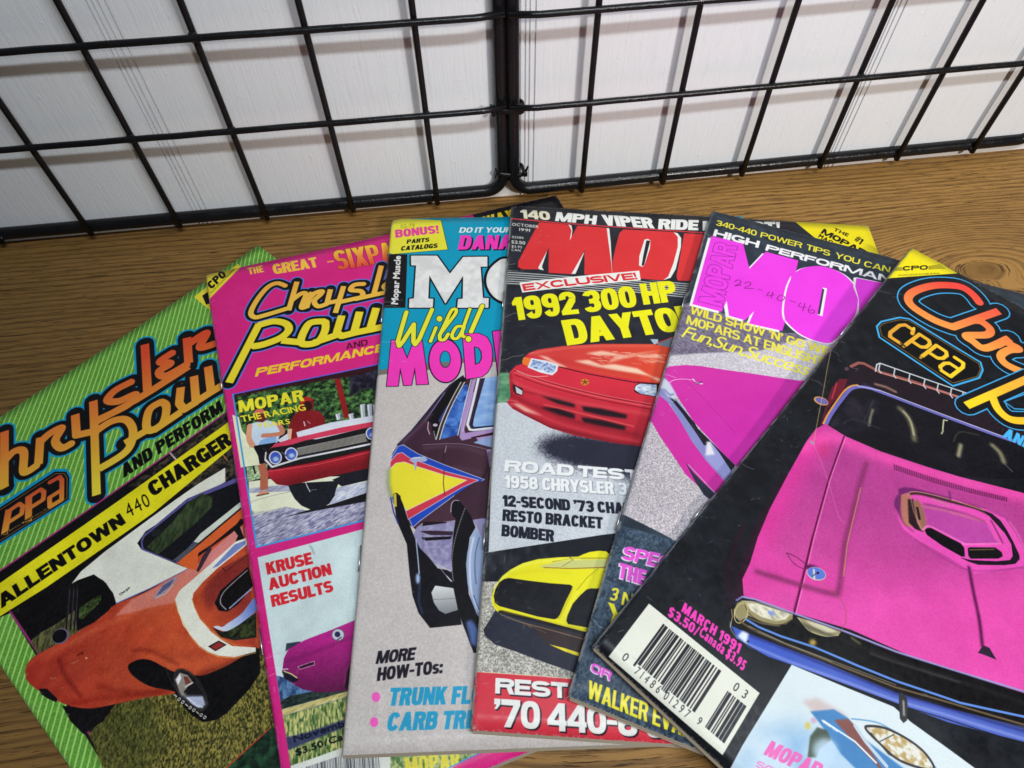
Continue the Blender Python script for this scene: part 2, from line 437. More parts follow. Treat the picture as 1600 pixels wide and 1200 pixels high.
def glyph(ch):
    """outline polygons of one character of the built-in font (cap height 1) and its advance"""
    if ch in _glyphs: return _glyphs[ch]
    cu = bpy.data.curves.new('g', 'FONT'); cu.body = ch; cu.size = 1; cu.resolution_u = 4
    ob = bpy.data.objects.new('g', cu); COL.objects.link(ob)
    dg = bpy.context.evaluated_depsgraph_get(); dg.update()
    polys = []
    c2 = ob.evaluated_get(dg).to_curve(dg)
    for sp in c2.splines:
        bp = sp.bezier_points; pts = []
        if sp.type == 'BEZIER':
            k = len(bp)
            for i in range(k):
                a, b = bp[i], bp[(i + 1) % k]
                p0, p1, p2, p3 = [np.array(q[:2]) for q in (a.co, a.handle_right, b.handle_left, b.co)]
                straight = a.handle_right_type == 'VECTOR' and b.handle_left_type == 'VECTOR'
                n = 1 if straight else 6
                for j in range(n):
                    t = j / n; pts.append((1 - t) ** 3 * p0 + 3 * (1 - t) ** 2 * t * p1 + 3 * (1 - t) * t * t * p2 + t ** 3 * p3)
        else: pts = [np.array(q.co[:2]) for q in sp.points]
        if len(pts) > 2: polys.append(np.array(pts))
    ob.to_curve_clear() if hasattr(ob, 'to_curve_clear') else None
    bpy.data.objects.remove(ob); bpy.data.curves.remove(cu)
    _glyphs[ch] = polys; return polys

# heavy grotesque capitals built from bars, bowls and diagonals: width w, cap height 1, stem s, bar b
def _se(cx, cy, rx, ry, a0, a1, n=2.5, k=14):
    t = np.radians(np.linspace(a0, a1, k)); c, s_ = np.cos(t), np.sin(t)
    return np.stack([cx + rx * np.sign(c) * np.abs(c) ** (2 / n), cy + ry * np.sign(s_) * np.abs(s_) ** (2 / n)], 1)
def _band(x0, y0, x1, y1, s, b, a0, a1, n=2.5):
    cx, cy, rx, ry = (x0 + x1) / 2, (y0 + y1) / 2, (x1 - x0) / 2, (y1 - y0) / 2
    k = max(5, int(abs(a1 - a0) / 11))
    return [ccw(np.concatenate([_se(cx, cy, rx, ry, a0, a1, n, k), _se(cx, cy, max(rx - s, .01), max(ry - b, .01), a1, a0, n, k)]))]
def _ring(x0, y0, x1, y1, s, b, n=2.6):
    cx, cy, rx, ry = (x0 + x1) / 2, (y0 + y1) / 2, (x1 - x0) / 2, (y1 - y0) / 2
    return [ccw(_se(cx, cy, rx, ry, 0, 352, n, 40)), ccw(_se(cx, cy, max(rx - s, .01), max(ry - b, .01), 0, 352, n, 40))[::-1]]
def _r(x0, y0, x1, y1): return [np.array([(x0, y0), (x1, y0), (x1, y1), (x0, y1)], float)]
def _q(*p): return [ccw(np.array(p, float))]
GW = {'I': 0, 'M': 1.36, 'W': 1.50, 'E': .86, 'F': .84, 'L': .82, 'T': .92, 'J': .85, '1': .62, '-': .55, '.': 0, ':': 0, "'": 0, ',': 0, '!': 0, 'A': 1.10, 'V': 1.08, 'Y': 1.06, 'O': 1.02, 'X': 1.08, '/': .7, 's': .78, '#': 1.1, 'K': 1.04}
def heavy(ch, w, s, b):
    m = .5
    if ch == 'I': return _r(0, 0, s, 1)
    if ch == 'H': return _r(0, 0, s, 1) + _r(w - s, 0, w, 1) + _r(0, m - b / 2, w, m + b / 2)
    if ch == 'E': return _r(0, 0, s, 1) + _r(0, 0, w, b) + _r(0, 1 - b, w, 1) + _r(0, m - b * .46, w * .93, m + b * .46)
    if ch == 'F': return _r(0, 0, s, 1) + _r(0, 1 - b, w, 1) + _r(0, m - b * .5, w * .9, m + b * .42)
    if ch == 'L': return _r(0, 0, s, 1) + _r(0, 0, w, b)
    if ch == 'T': return _r(w / 2 - s / 2, 0, w / 2 + s / 2, 1) + _r(0, 1 - b, w, 1)
    if ch == 'N': e = min(s, w * .34); return _r(0, 0, e, 1) + _r(w - e, 0, w, 1) + _q((0, 1), (e * 1.12, 1), (w, 0), (w - e * 1.12, 0))
    if ch == 'M': return _r(0, 0, s * .92, 1) + _r(w - s * .92, 0, w, 1) + _q((0, 1), (s * 1.2, 1), (w / 2 + s * .42, 0), (w / 2 - s * .42, 0)) + _q((w, 1), (w - s * 1.2, 1), (w / 2 - s * .42, 0), (w / 2 + s * .42, 0))
    if ch == 'W':
        e = s * .98; return _q((0, 1), (e, 1), (w * .27 + e * .5, 0), (w * .27 - e * .5, 0)) + _q((w / 2 - e * .42, 1), (w / 2 + e * .42, 1), (w * .27 + e * .5, 0), (w * .27 - e * .5, 0)) + _q((w / 2 - e * .42, 1), (w / 2 + e * .42, 1), (w * .73 + e * .5, 0), (w * .73 - e * .5, 0)) + _q((w - e, 1), (w, 1), (w * .73 + e * .5, 0), (w * .73 - e * .5, 0))
    if ch == 'A':
        e = s * 1.04; return _q((0, 0), (e, 0), (w / 2 + e * .5, 1), (w / 2 - e * .5, 1)) + _q((w, 0), (w - e, 0), (w / 2 - e * .5, 1), (w / 2 + e * .5, 1)) + _r(w * .2, .2, w * .8, .2 + b * .72)
    if ch == 'V': e = s * 1.04; return _q((0, 1), (e, 1), (w / 2 + e * .5, 0), (w / 2 - e * .5, 0)) + _q((w, 1), (w - e, 1), (w / 2 - e * .5, 0), (w / 2 + e * .5, 0))
    if ch == 'Y': e = s * 1.06; return _r(w / 2 - s / 2, 0, w / 2 + s / 2, .5) + _q((0, 1), (e, 1), (w / 2 + s * .5, .40), (w / 2 - s * .5, .40)) + _q((w, 1), (w - e, 1), (w / 2 - s * .5, .40), (w / 2 + s * .5, .40))
    if ch == 'X': e = s * 1.1; return _q((0, 1), (e, 1), (w, 0), (w - e, 0)) + _q((w, 1), (w - e, 1), (0, 0), (e, 0))
    if ch == 'K': e = s * 1.12; return _r(0, 0, s, 1) + _q((w - e, 1), (w, 1), (s * 1.0, .30), (s * .6, .52)) + _q((w - e, 0), (w, 0), (s * 1.25 + (w - s) * .25, .68), (s * .8, .48))
    if ch == 'Z': return _r(0, 0, w, b) + _r(0, 1 - b, w, 1) + _q((0, b * .9), (s * 1.2, b * .9), (w, 1 - b * .9), (w - s * 1.2, 1 - b * .9))
    if ch in 'O0': return _ring(0, 0, w, 1, s, b)
    if ch == 'Q': return _ring(0, 0, w, 1, s, b) + _q((w * .5, .2), (w * .75, .3), (w, -.02), (w * .75, -.06))
    if ch == 'C': return _band(0, 0, w, 1, s, b, 28, 332)
    if ch == 'G': return _band(0, 0, w, 1, s, b, 28, 320) + _r(w - s, .02, w, .52) + _r(w * .52, .52 - b * .85, w, .52)
    if ch == 'U': return _r(0, .35, s, 1) + _r(w - s, .35, w, 1) + _band(0, 0, w, .75, s, b, 180, 360)
    if ch == 'J': return _r(w - s, .35, w, 1) + _band(0, 0, w, .75, s, b, 175, 360)
    if ch == 'D': return _r(0, 0, s, 1) + _r(0, 0, w * .5, b) + _r(0, 1 - b, w * .5, 1) + _band(-.0 + w * .0, 0, w, 1, s, b, -90, 90, 2.7)
    if ch in 'PRB':
        lo = .42 if ch == 'P' else .45; lo -= b * .12
        g = _r(0, 0, s, 1) + _r(0, 1 - b, w * .5, 1) + _r(0, lo, w * .5, lo + b * .9) + _band(0, lo, w * (.97 if ch == 'B' else 1), 1, s, b * .92, -90, 90, 2.6)
        if ch == 'R': g += _q((w - s * 1.02, 0), (w + s * .05, 0), (w * .78, lo + b), (w * .78 - s * .95, lo + b * .5))
        if ch == 'B': g += _r(0, 0, w * .5, b) + _band(0, 0, w, lo + b * .95, s, b * .92, -90, 90, 2.6)
        return g
    if ch in 'Ss$':
        t = (.5 + b / 2)
        g = _band(0, 1 - t, w, 1, s, b, 18, 270, 2.4) + _band(0, 0, w, t, s, b, -162, 90, 2.4)
        if ch == '$': g += _r(w / 2 - s * .16, -.10, w / 2 + s * .16, 1.10)
        if ch == 's': g = [p * [1, .74] for p in g]
        return g
    if ch == '1': return _r(w - s, 0, w, 1) + _q((w - s, 1), (w - s * .3, 1), (w - s * .7, .66), (0, .66), (0, .80))
    if ch == '2': return _r(0, 0, w, b) + _band(0, .40, w, 1, s, b, 5, 190, 2.3) + _q((w, .74), (w - s, .70), (0, b * .8), (s * 1.25, b * .8), (w - s * .2, .52))
    if ch == '3': t = .5 + b / 2; return _band(0, 1 - t, w, 1, s, b, -90, 165, 2.3) + _band(0, 0, w, t, s, b, -165, 90, 2.3) + _r(w * .34, .5 - b / 2, w * .6, .5 + b / 2)
    if ch == '4': return _r(w * .92 - s, 0, w * .92, 1) + _r(0, .2, w, .2 + b * .85) + _q((0, .2), (0, .2 + b * .9), (w * .92 - s * 1.05, 1), (w * .92 - s * .1, 1), (s * .85, .2 + b * .5))
    if ch == '5': return _r(s * .25, 1 - b, w * .95, 1) + _q((s * .25, 1), (s * 1.1, 1), (s * 1.0, .46), (s * .06, .46)) + _band(0, 0, w, .68, s, b, -165, 140, 2.4)
    if ch == '6': return _ring(0, 0, w, .62, s, b, 2.4) + _band(0, 0, w, 1, s, b, 30, 200, 2.6)
    if ch == '9': return _ring(0, .38, w, 1, s, b, 2.4) + _band(0, 0, w, 1, s, b, -150, 20, 2.6)
    if ch == '8': t = .5 + b / 2; return _ring(w * .04, 1 - t, w * .96, 1, s, b, 2.4) + _ring(0, 0, w, t, s, b, 2.4)
    if ch == '7': return _r(0, 1 - b, w, 1) + _q((w - s * 1.05, 1 - b * .9), (w, 1 - b * .9), (w * .42 + s * .3, 0), (w * .42 - s * .75, 0))
    if ch == '-': return _r(0, .36, w, .36 + b * .8)
    if ch == '.': return _r(0, 0, s, s * .95)
    if ch == ',': return _q((0, s), (s, s), (s, .05), (s * .3, -.2), (0, -.2), (s * .3, 0), (0, 0))
    if ch == ':': return _r(0, 0, s, s * .9) + _r(0, .45, s, .45 + s * .9)
    if ch == '!': return _r(s * .08, 0, s * .92, s * .85) + _q((0, 1), (s, 1), (s * .8, s * 1.15), (s * .2, s * 1.15))
    if ch == "'": return _q((0, 1), (s, 1), (s, .80), (s * .45, .62), (s * .05, .62), (s * .35, .78), (0, .78))
    if ch == '/': return _q((0, -.05), (s * .7, -.05), (w, 1.02), (w - s * .7, 1.02))
    if ch == '#': return _q((w * .12, 0), (w * .12 + s * .6, 0), (w * .4 + s * .6, 1), (w * .4, 1)) + _q((w * .5, 0), (w * .5 + s * .6, 0), (w * .78 + s * .6, 1), (w * .78, 1)) + _r(0, .26, w, .26 + b * .55) + _r(0, .6, w, .6 + b * .55)
    return None
HEAVY = set("ABCDEFGHIJKLMNOPQRSTUVWXYZ0123456789-.,:!'/#$s ")
CAPH = None
def text_layout(s, space=.34):
    """glyph outlines, each starting at x = 0, its width, and how many gaps / spaces precede it"""
    global CAPH
    if CAPH is None: CAPH = max(p[:, 1].max() for p in glyph('H'))
    out = []; gaps = 0; sp = 0.0
    for ch in s:
        P = glyph(ch) if ch != ' ' else None
        if not P: sp += space; continue
        lo = min(p[:, 0].min() for p in P); hi = max(p[:, 0].max() for p in P)
        out.append(([np.stack([(p[:, 0] - lo) / CAPH, p[:, 1] / CAPH], 1) for p in P], (hi - lo) / CAPH, sp)); sp = 0.0
    return out
class Cover:
    def __init__(s, i, base):
        s.i = i; s.c = np.empty((NY, NX, 3), np.float32); s.c[:] = np.array(base, np.float32)
        s.view(0, 0, 1)
    def view(s, x0, y0, k): s.vx, s.vy, s.vk = x0, y0, k
    def px(s, pts):
        """view coordinates -> canvas px"""
        P = np.asarray(pts, float).reshape(-1, 2) / s.vk + [s.vx, s.vy]
        uv = photo_to_uv(s.i, P); return uv * [NX, NY]
    def scale(s, P):
        """canvas px per view px near canvas-mapped points"""
        P = np.asarray(P, float).reshape(-1, 2); c = P.mean(0)
        a = s.px([c, c + [10, 0], c + [0, 10]])
        return (np.hypot(*(a[1] - a[0])) + np.hypot(*(a[2] - a[0]))) / 20
    def paint(s, segs, col, a=1.0, blur=0, grad=None, tex=None, mask=None, clip=None):
        if mask is None:
            if len(segs) == 0: return
            pad = int(blur * 2 + 3)
            x0 = int(max(0, min(segs[:, 0].min(), segs[:, 2].min()) - pad)); x1 = int(min(NX, max(segs[:, 0].max(), segs[:, 2].max()) + pad + 1))
            y0 = int(max(0, min(segs[:, 1].min(), segs[:, 3].min()) - pad)); y1 = int(min(NY, max(segs[:, 1].max(), segs[:, 3].max()) + pad + 1))
            if x1 <= x0 or y1 <= y0: return
            m = seg_mask(segs, x0, y0, x1 - x0, y1 - y0)
            if blur: m = boxblur(m, blur)
        else: m, x0, y0 = mask; y1 = y0 + m.shape[0]; x1 = x0 + m.shape[1]
        if clip is not None: m = m * clip[y0:y1, x0:x1]
        m = (m * a)[..., None]
        if grad is not None:
            c0, p0, c1, p1 = grad; q = s.px([p0, p1]); d = q[1] - q[0]
            yy, xx = np.mgrid[y0:y1, x0:x1]
            t = np.clip(((xx - q[0][0]) * d[0] + (yy - q[0][1]) * d[1]) / (d @ d), 0, 1)[..., None].astype(np.float32)
            cc = np.array(c0, np.float32) * (1 - t) + np.array(c1, np.float32) * t
        else: cc = np.array(col, np.float32)
        if tex is not None: cc = cc * tex[y0:y1, x0:x1, None] if tex.ndim == 2 else tex[y0:y1, x0:x1]
        s.c[y0:y1, x0:x1] = s.c[y0:y1, x0:x1] * (1 - m) + cc * m
    def poly(s, pts, col=(0, 0, 0), sm=False, a=1.0, blur=0, grad=None, tex=None, clip=None):
        if sm: pts = catmull(pts)
        s.paint(poly_segs(s.px(pts)), col, a, blur * s.scale(pts) if blur else 0, grad, tex, clip=clip)
    def line(s, pts, w, col=(0, 0, 0), sm=False, a=1.0, blur=0, grad=None, closed=False, cap='round', clip=None):
        if sm: pts = catmull(pts, closed)
        k = s.scale(pts)
        s.paint(stroke_segs(s.px(pts), w * k, closed, cap), col, a, blur * k if blur else 0, grad, clip=clip)
    def ell(s, c, rx, ry, col=(0, 0, 0), rot=0, **kw):
        t = np.linspace(0, 2 * np.pi, 40)[:-1]; ca, sa = math.cos(rot), math.sin(rot)
        P = np.stack([c[0] + rx * np.cos(t) * ca - ry * np.sin(t) * sa, c[1] + rx * np.cos(t) * sa + ry * np.sin(t) * ca], 1)
        s.poly(P, col, **kw)
    def ring(s, c, rx, ry, w, col=(0, 0, 0), rot=0, **kw):
        t = np.linspace(0, 2 * np.pi, 40)[:-1]; ca, sa = math.cos(rot), math.sin(rot)
        P = np.stack([c[0] + rx * np.cos(t) * ca - ry * np.sin(t) * sa, c[1] + rx * np.cos(t) * sa + ry * np.sin(t) * ca], 1)
        s.line(P, w, col, closed=True, **kw)
    def mask(s, pts, sm=False, blur=0):
        if sm: pts = catmull(pts)
        m = seg_mask(poly_segs(s.px(pts)), 0, 0, NX, NY)
        return boxblur(m, blur * s.scale(pts)) if blur else m
    def text(s, string, p0, p1, p2, col=(0, 0, 0), bold=.07, track=.10, space=.34, grad=None, out=None, a=1.0, fancy=None, clip=None):
        """p0 baseline start, p1 baseline end, p2 top of the first capital; bold = stroke thickening / cap height; out=[(extra, colour), ...]"""
        if bold > .055 and set(string) <= HEAVY: return s.htext(string, p0, p1, p2, col, bold, track, space, grad, out, a, clip)
        if bold > .05: bold = bold * .80
        q = s.px([p0, p1, p2]); ex = q[1] - q[0]; ey = q[2] - q[0]; L = np.hypot(*ex)
        exn = ex / L; hc = abs(ey[0] * -exn[1] + ey[1] * exn[0])
        sh = (ey @ exn) / hc          # slant
        r = bold * hc; rb = max(r, 0)
        lay = text_layout(string, space); n = len(lay)
        rel = sum(w for _, w, _ in lay) + track * (n - 1) + sum(sp for _, _, sp in lay)
        kx = (L - 2 * rb * n) / rel; ky = 1 - 2 * bold
        if kx < .25 * hc: rb = r = max(0, (L - .25 * hc * rel) / (2 * n)); kx = (L - 2 * rb * n) / rel; ky = 1 - 2 * r / hc
        nrm = ey - exn * (ey @ exn); polys = []
        up1 = nrm / np.hypot(*nrm); x = 0.0
        for k, (gl, w, sp) in enumerate(lay):
            x += sp * kx
            for p in gl:
                xx = x + rb + p[:, 0] * kx; yy = p[:, 1] * ky * hc + r
                polys.append(q[0] + exn * (xx + sh * yy)[:, None] + up1 * yy[:, None])
            x += w * kx + 2 * rb + track * kx
        tot = sum(np.sum(P[:, 0] * np.roll(P[:, 1], -1) - P[:, 1] * np.roll(P[:, 0], -1)) for P in polys)
        if tot < 0: polys = [P[::-1] for P in polys]
        fill = np.concatenate([poly_segs(P) for P in polys])
        def thick(rr):
            if rr <= .05: return fill
            return np.concatenate([fill] + [outline_segs(P, rr) for P in polys])
        for (extra, c, *off) in (out or []):
            sg = thick(r + extra * hc)
            if off: d = s.px([p0, (p0[0] + off[0][0], p0[1] + off[0][1])]); sg = sg + np.tile(d[1] - d[0], 2)
            s.paint(sg, c, a, clip=clip)
        if col is not None: s.paint(thick(r), col, a, grad=grad, clip=clip)
        return polys
    def tone(s, mask, amp=.10, cell=60, seed=0, fine=3.0):
        """uneven exposure and film grain inside a printed picture"""
        n = s.vnoise(cell, cell, seed + 300, .5, 3)[..., None] * amp * .5; f = s.vnoise(2.2, 2.2, seed + 301, 0, 1)[..., None] * fine
        m = mask[..., None]; s.c = s.c * (1 - m) + (s.c * (1 + n) + f) * m
    def htext(s, string, p0, p1, p2, col, bold, track, space, grad, out, a, clip):
        q = s.px([p0, p1, p2]); ex = q[1] - q[0]; ey = q[2] - q[0]; L = np.hypot(*ex); exn = ex / L
        hc = abs(ey[0] * -exn[1] + ey[1] * exn[0]); sh = (ey @ exn) / hc; nrm = ey - exn * (ey @ exn); up1 = nrm / np.hypot(*nrm)
        L /= hc; st = bold * 2.05 + .025; n = len(string.replace(' ', '')); nsp = string.count(' ')
        zero = sum(1 for c in string if GW.get(c, 1) == 0); rel = sum(GW.get(c, 1) for c in string if c != ' ')
        for _ in range(3):
            gap = track * .55; spw = .30
            W = (L - zero * st - (n - 1) * gap * 1.0 - nsp * spw * .9) / rel
            if W < st * 2.5: st = max(.10, W / 2.5)
        bar = min(st * .86, .25)
        x = 0.0; polys = []
        for c in string:
            if c == ' ': x += spw * .9; continue
            w = GW.get(c, 1) * W if GW.get(c, 1) else st
            for p in heavy(c, w, st, bar): polys.append(q[0] + (exn * ((x + p[:, 0]) + sh * p[:, 1])[:, None] + up1 * p[:, 1][:, None]) * hc)
            x += w + gap
        tot = sum(np.sum(P[:, 0] * np.roll(P[:, 1], -1) - P[:, 1] * np.roll(P[:, 0], -1)) for P in polys)
        if tot < 0: polys = [P[::-1] for P in polys]
        fill = np.concatenate([poly_segs(P) for P in polys])
        def thick(rr): return fill if rr <= .05 else np.concatenate([fill] + [outline_segs(P, rr) for P in polys])
        for (extra, c, *off) in (out or []):
            sg = thick(extra * hc)
            if off: d = s.px([p0, (p0[0] + off[0][0], p0[1] + off[0][1])]); sg = sg + np.tile(d[1] - d[0], 2)
            s.paint(sg, c, a, clip=clip)
        if col is not None or grad is not None: s.paint(fill, col, a, grad=grad, clip=clip)
        return polys
    def logo(s, strokes, w, layers, grad=None, col=None, cap='flat'):
        """layers: [(width, colour)] under the coloured stroke"""
        P = []
        for st in strokes:
            sm = False
            if isinstance(st, tuple): st, sm = st
            P.append(catmull(st, False, 6) if sm else np.asarray(st, float))
        for (ww, c) in layers:
            S = np.concatenate([stroke_segs(s.px(p), ww * s.scale(p)) for p in P]); s.paint(S, c)
        S = np.concatenate([stroke_segs(s.px(p), w * s.scale(p), cap=cap) for p in P]); s.paint(S, col, grad=grad)
    def vnoise(s, sx, sy, seed=0, rot=0.0, octaves=2):
        """smooth random field, cell sx x sy canvas px"""
        rg = np.random.default_rng(seed + 100 * s.i); out = np.zeros((NY, NX), np.float32); amp = 1.0
        yy, xx = np.mgrid[0:NY, 0:NX].astype(np.float32)
        ca, sa = math.cos(rot), math.sin(rot); X = xx * ca + yy * sa + 3000; Y = -xx * sa + yy * ca + 3000
        for o in range(octaves):
            gx = X / sx; gy = Y / sy; T = rg.random((512, 512)).astype(np.float32)
            ix = gx.astype(int); iy = gy.astype(int); fx = gx - ix; fy = gy - iy
            fx = fx * fx * (3 - 2 * fx); fy = fy * fy * (3 - 2 * fy); ix &= 511; iy &= 511; jx = (ix + 1) & 511; jy = (iy + 1) & 511
            out += amp * ((T[iy, ix] * (1 - fx) + T[iy, jx] * fx) * (1 - fy) + (T[jy, ix] * (1 - fx) + T[jy, jx] * fx) * fy)
            amp *= .6; sx = max(1.2, sx * .5); sy = max(1.2, sy * .5)
        return (out - out.mean()) / out.std()
    def noisy(s, pts, c0, c1, sx=5, sy=5, seed=0, rot=0.0, sm=False, gain=.3, a=1.0, octaves=2, blur=0, clip=None):
        """polygon filled with mottled colour between c0 and c1"""
        n = np.clip(.5 + gain * s.vnoise(sx, sy, seed, rot, octaves), 0, 1)[..., None]
        t = np.array(c0, np.float32) * (1 - n) + np.array(c1, np.float32) * n
        s.poly(pts, (1, 1, 1), sm=sm, tex=t, a=a, blur=blur, clip=clip)
    def stripes(s, pts, p, q, r, frac, col, a=1.0):
        """stripes parallel to p->q, one period is p->r"""
        P = s.px([p, q, r]); d = P[1] - P[0]; n = np.array([-d[1], d[0]]) / np.hypot(*d); per = (P[2] - P[0]) @ n
        yy, xx = np.mgrid[0:NY, 0:NX]; ph = (((xx - P[0][0]) * n[0] + (yy - P[0][1]) * n[1]) / per) % 1.0
        w = abs(1.2 / per); m = np.clip((frac / 2 - np.abs(ph - .5)) / w + .5, 0, 1).astype(np.float32)
        m *= s.mask(pts); s.paint(None, col, a, mask=(m, 0, 0))
    def finish(s, name, gain=1.0, wear=None):
        s.wear(**(wear or {}))
        n = s.vnoise(1.6, 1.6, 91, 0, 1) * 1.6 + s.vnoise(60, 60, 92) * 1.2
        c = s.c * gain * np.array([.925, .918, .90], np.float32) + n[..., None]; lum = c.mean(2, keepdims=True); c = np.clip(c - 15 * np.exp(-np.maximum(lum, 0) / 45.0), 3, 243) / 255.0   # dense blacks of the ink
        img = bpy.data.images.new(name, NX, NY, alpha=False)
        buf = np.ones((NY, NX, 4), np.float32); buf[..., :3] = c[::-1]
        img.pixels.foreach_set(buf.ravel()); img.update(); img.pack()
        return img
    def wear(s, spine=.5, scuffs=160, seed=5, edge=(205, 200, 190), dark=False, rim=None):
        """rubbed spine fold, nicks on the edges, fine scratches"""
        rg = np.random.default_rng(seed + s.i)
        yy, xx = np.mgrid[0:NY, 0:NX].astype(np.float32)
        v = s.vnoise(6, 26, 71) ; v2 = s.vnoise(3, 3, 72, 0, 1)
        e = np.exp(-xx / 3.2) * np.clip(v * .6 + v2 * .3 + spine, 0, 1)
        e2 = np.exp(-np.minimum(np.minimum(yy, NY - yy), NX - xx) / 2.4) * np.clip(v2 * .6 + .25, 0, 1)
        if rim: s.paint(None, rim, .85, mask=(np.clip(3.6 - xx, 0, 1) * np.clip(v * .3 + .85, .3, 1), 0, 0))
        corner = np.zeros_like(e)
        for cx, cy in ((0, 0), (NX, 0), (0, NY), (NX, NY)):
            corner = np.maximum(corner, np.exp(-((xx - cx) ** 2 + (yy - cy) ** 2) / 14 ** 2) * np.clip(v2 * .5 + .5, 0, 1))
        m = np.clip(e + e2 * .8 + corner * .7, 0, .9)
        s.paint(None, edge, 1.0, mask=(m.astype(np.float32), 0, 0))
        for k in range(int(scuffs * .6)):      # short scratches, most of them near the fold
            x = abs(rg.normal(0, .05)) * NX if k % 6 else rg.uniform(0, NX); y = rg.uniform(0, NY)
            L = rg.uniform(3, 16); an = rg.uniform(0, 2 * np.pi) if k % 3 else rg.normal(0, .3)
            P = [(x, y), (x + L * .5 * math.cos(an) + rg.normal(0, 1), y + L * .5 * math.sin(an) + rg.normal(0, 1)), (x + L * math.cos(an), y + L * math.sin(an))]
            s.paint(stroke_segs(P, rg.uniform(.8, 1.8)), edge if (k % 4 or not dark) else (90, 85, 85), rg.uniform(.12, .5))
        for k in range(5):           # creases that run in from the fold
            y = rg.uniform(.05, .95) * NY; P = [(0, y)]
            for j in range(rg.integers(2, 5)): P.append((P[-1][0] + rg.uniform(8, 22), P[-1][1] + rg.normal(0, 5)))
            s.paint(stroke_segs(P, 1.6), edge, .55)

# ------------------------------------------------------------------ cover 1: green, orange hardtop
BK = (24, 22, 26)
def cover_green():
    g = Cover(0, (100, 178, 62))
    g.view(0, 0, 1)
    big = [(-400, 300), (700, 100), (1100, 1500), (-100, 1800)]
    g.noisy(big, (92, 152, 54), (116, 180, 74), 2.5, 2.5, 1, gain=.35)
    g.stripes(big, (100, 600), (118, 552), (107.3, 600), .26, (176, 228, 120))
    # yellow corner flash at the top right
    g.poly([(303, 464), (326, 446), (372, 412), (396, 452), (330, 486)], (240, 225, 60)); g.poly([(316, 462), (336, 448), (342, 470), (322, 476)], BK)
    g.view(0, 480, 4)
    chry = [[(-60, 960), (-20, 1000), (30, 1130)], [(28, 775), (25, 1120)], ([(30, 960), (90, 900), (148, 905), (150, 1030), (235, 985)], True),
            [(252, 812), (240, 985)], ([(245, 850), (310, 790), (385, 755), (345, 835), (385, 880), (450, 850)], True),
            ([(470, 670), (478, 800), (590, 775)], False), [(583, 585), (592, 800)], [(590, 722), (870, 568)],
            ([(830, 462), (720, 520), (672, 580), (740, 588), (845, 545), (800, 610), (620, 700)], True),
            [(905, 232), (922, 520)], [(840, 585), (960, 512), (1180, 370)],
            ([(1085, 280), (1000, 340), (1065, 352), (995, 400), (1035, 430), (1180, 350)], True),
            [(1168, 190), (1180, 350)], ([(1160, 245), (1290, 160), (1250, 250), (1350, 225)], True)]
    powr = [[(590, 760), (603, 1175)], ([(600, 775), (700, 712), (790, 705), (832, 780), (790, 900), (620, 1010)], True), [(780, 850), (930, 762)],
            ([(1010, 590), (935, 640), (915, 740), (945, 770), (1020, 720), (1040, 620), (1005, 590)], True), [(960, 770), (1130, 655)],
            ([(1130, 500), (1120, 600), (1150, 640), (1230, 590)], False), ([(1212, 430), (1225, 590), (1320, 530)], False), ([(1300, 370), (1320, 530), (1450, 450)], False)]
    g.logo(chry + powr, 46, [(120, (20, 156, 200)), (98, BK)], grad=((225, 78, 45), (500, 450), (235, 215, 60), (640, 1100)))
    # badge under the word
    g.view(0, 740, 6.667)
    g.poly([(-120, 470), (-20, 330), (560, -50), (700, -50), (745, 20), (738, 280), (0, 750), (-150, 850)], (20, 150, 195))
    g.poly([(-120, 490), (-10, 360), (570, -22), (690, -20), (722, 40), (716, 268), (0, 722), (-150, 810)], BK)
    g.line([(-10, 385), (580, 0), (672, 0), (700, 50), (696, 260), (0, 700)], 5, (190, 130, 60))
    G = ((200, 62, 42), (300, 120), (240, 190, 60), (420, 560))
    for P in ([(92, 370), (45, 640)], [(300, 230), (295, 500)]): g.line(P, 62, grad=G, cap='flat')
    for P in ([(90, 390), (200, 315), (238, 340), (225, 420), (85, 510)], [(300, 245), (420, 165), (458, 190), (450, 270), (310, 360)], [(520, 90), (620, 35), (645, 70), (642, 270), (520, 345), (515, 250), (640, 170)]):
        g.line(P, 44, grad=G)
    g.line([(20, 640), (480, 372)], 14, (200, 150, 60)); g.text('THERMODYNAMIC PERFORMANCE', (-40, 698), (492, 372), (-52, 674), BK, bold=.03)
    g.view(0, 480, 4)
    g.text('AND PERFORM', (772, 1068), (1398, 648), (752, 990), (16, 14, 16), bold=.12)
    g.view(0, 0, 1)
    pic = [(-60, 924), (0, 892), (358, 641), (470, 560), (640, 900), (500, 1180), (180, 1225), (16, 958), (-60, 990)]
    g.poly(pic, (22, 20, 24))
    clip = g.mask(pic)
    g.noisy([(200, 760), (356, 645), (470, 600), (470, 760), (330, 760)], (22, 20, 22), (84, 74, 60), 9, 9, 3, clip=clip)
    g.line([(-60, 925), (0, 892), (358, 641), (470, 560)], 2.6, (170, 50, 120)); g.line([(16, 956), (60, 1021), (176, 1204)], 3, (160, 46, 120))
    g.line([(266, 708), (275, 718)], 2, (215, 190, 200)); g.line([(348, 710), (355, 719)], 1.5, (190, 120, 80))
    g.poly([(-60, 945), (0, 911), (180, 786), (360, 657), (460, 590), (470, 634), (362, 699), (240, 801), (72, 918), (0, 963), (-60, 1002)], (240, 228, 28))
    g.text('ALLENTOWN', (2, 951), (197, 817), (-7, 933), (18, 16, 16), bold=.13, track=.08)
    g.text('440', (201, 809), (236, 789), (193, 790), (24, 22, 20), bold=-.005, track=.22)
    g.text('CHARGER', (239, 777), (364, 693), (228, 757), (18, 16, 16), bold=.13, track=.06)
    g.view(0, 760, 2.727)
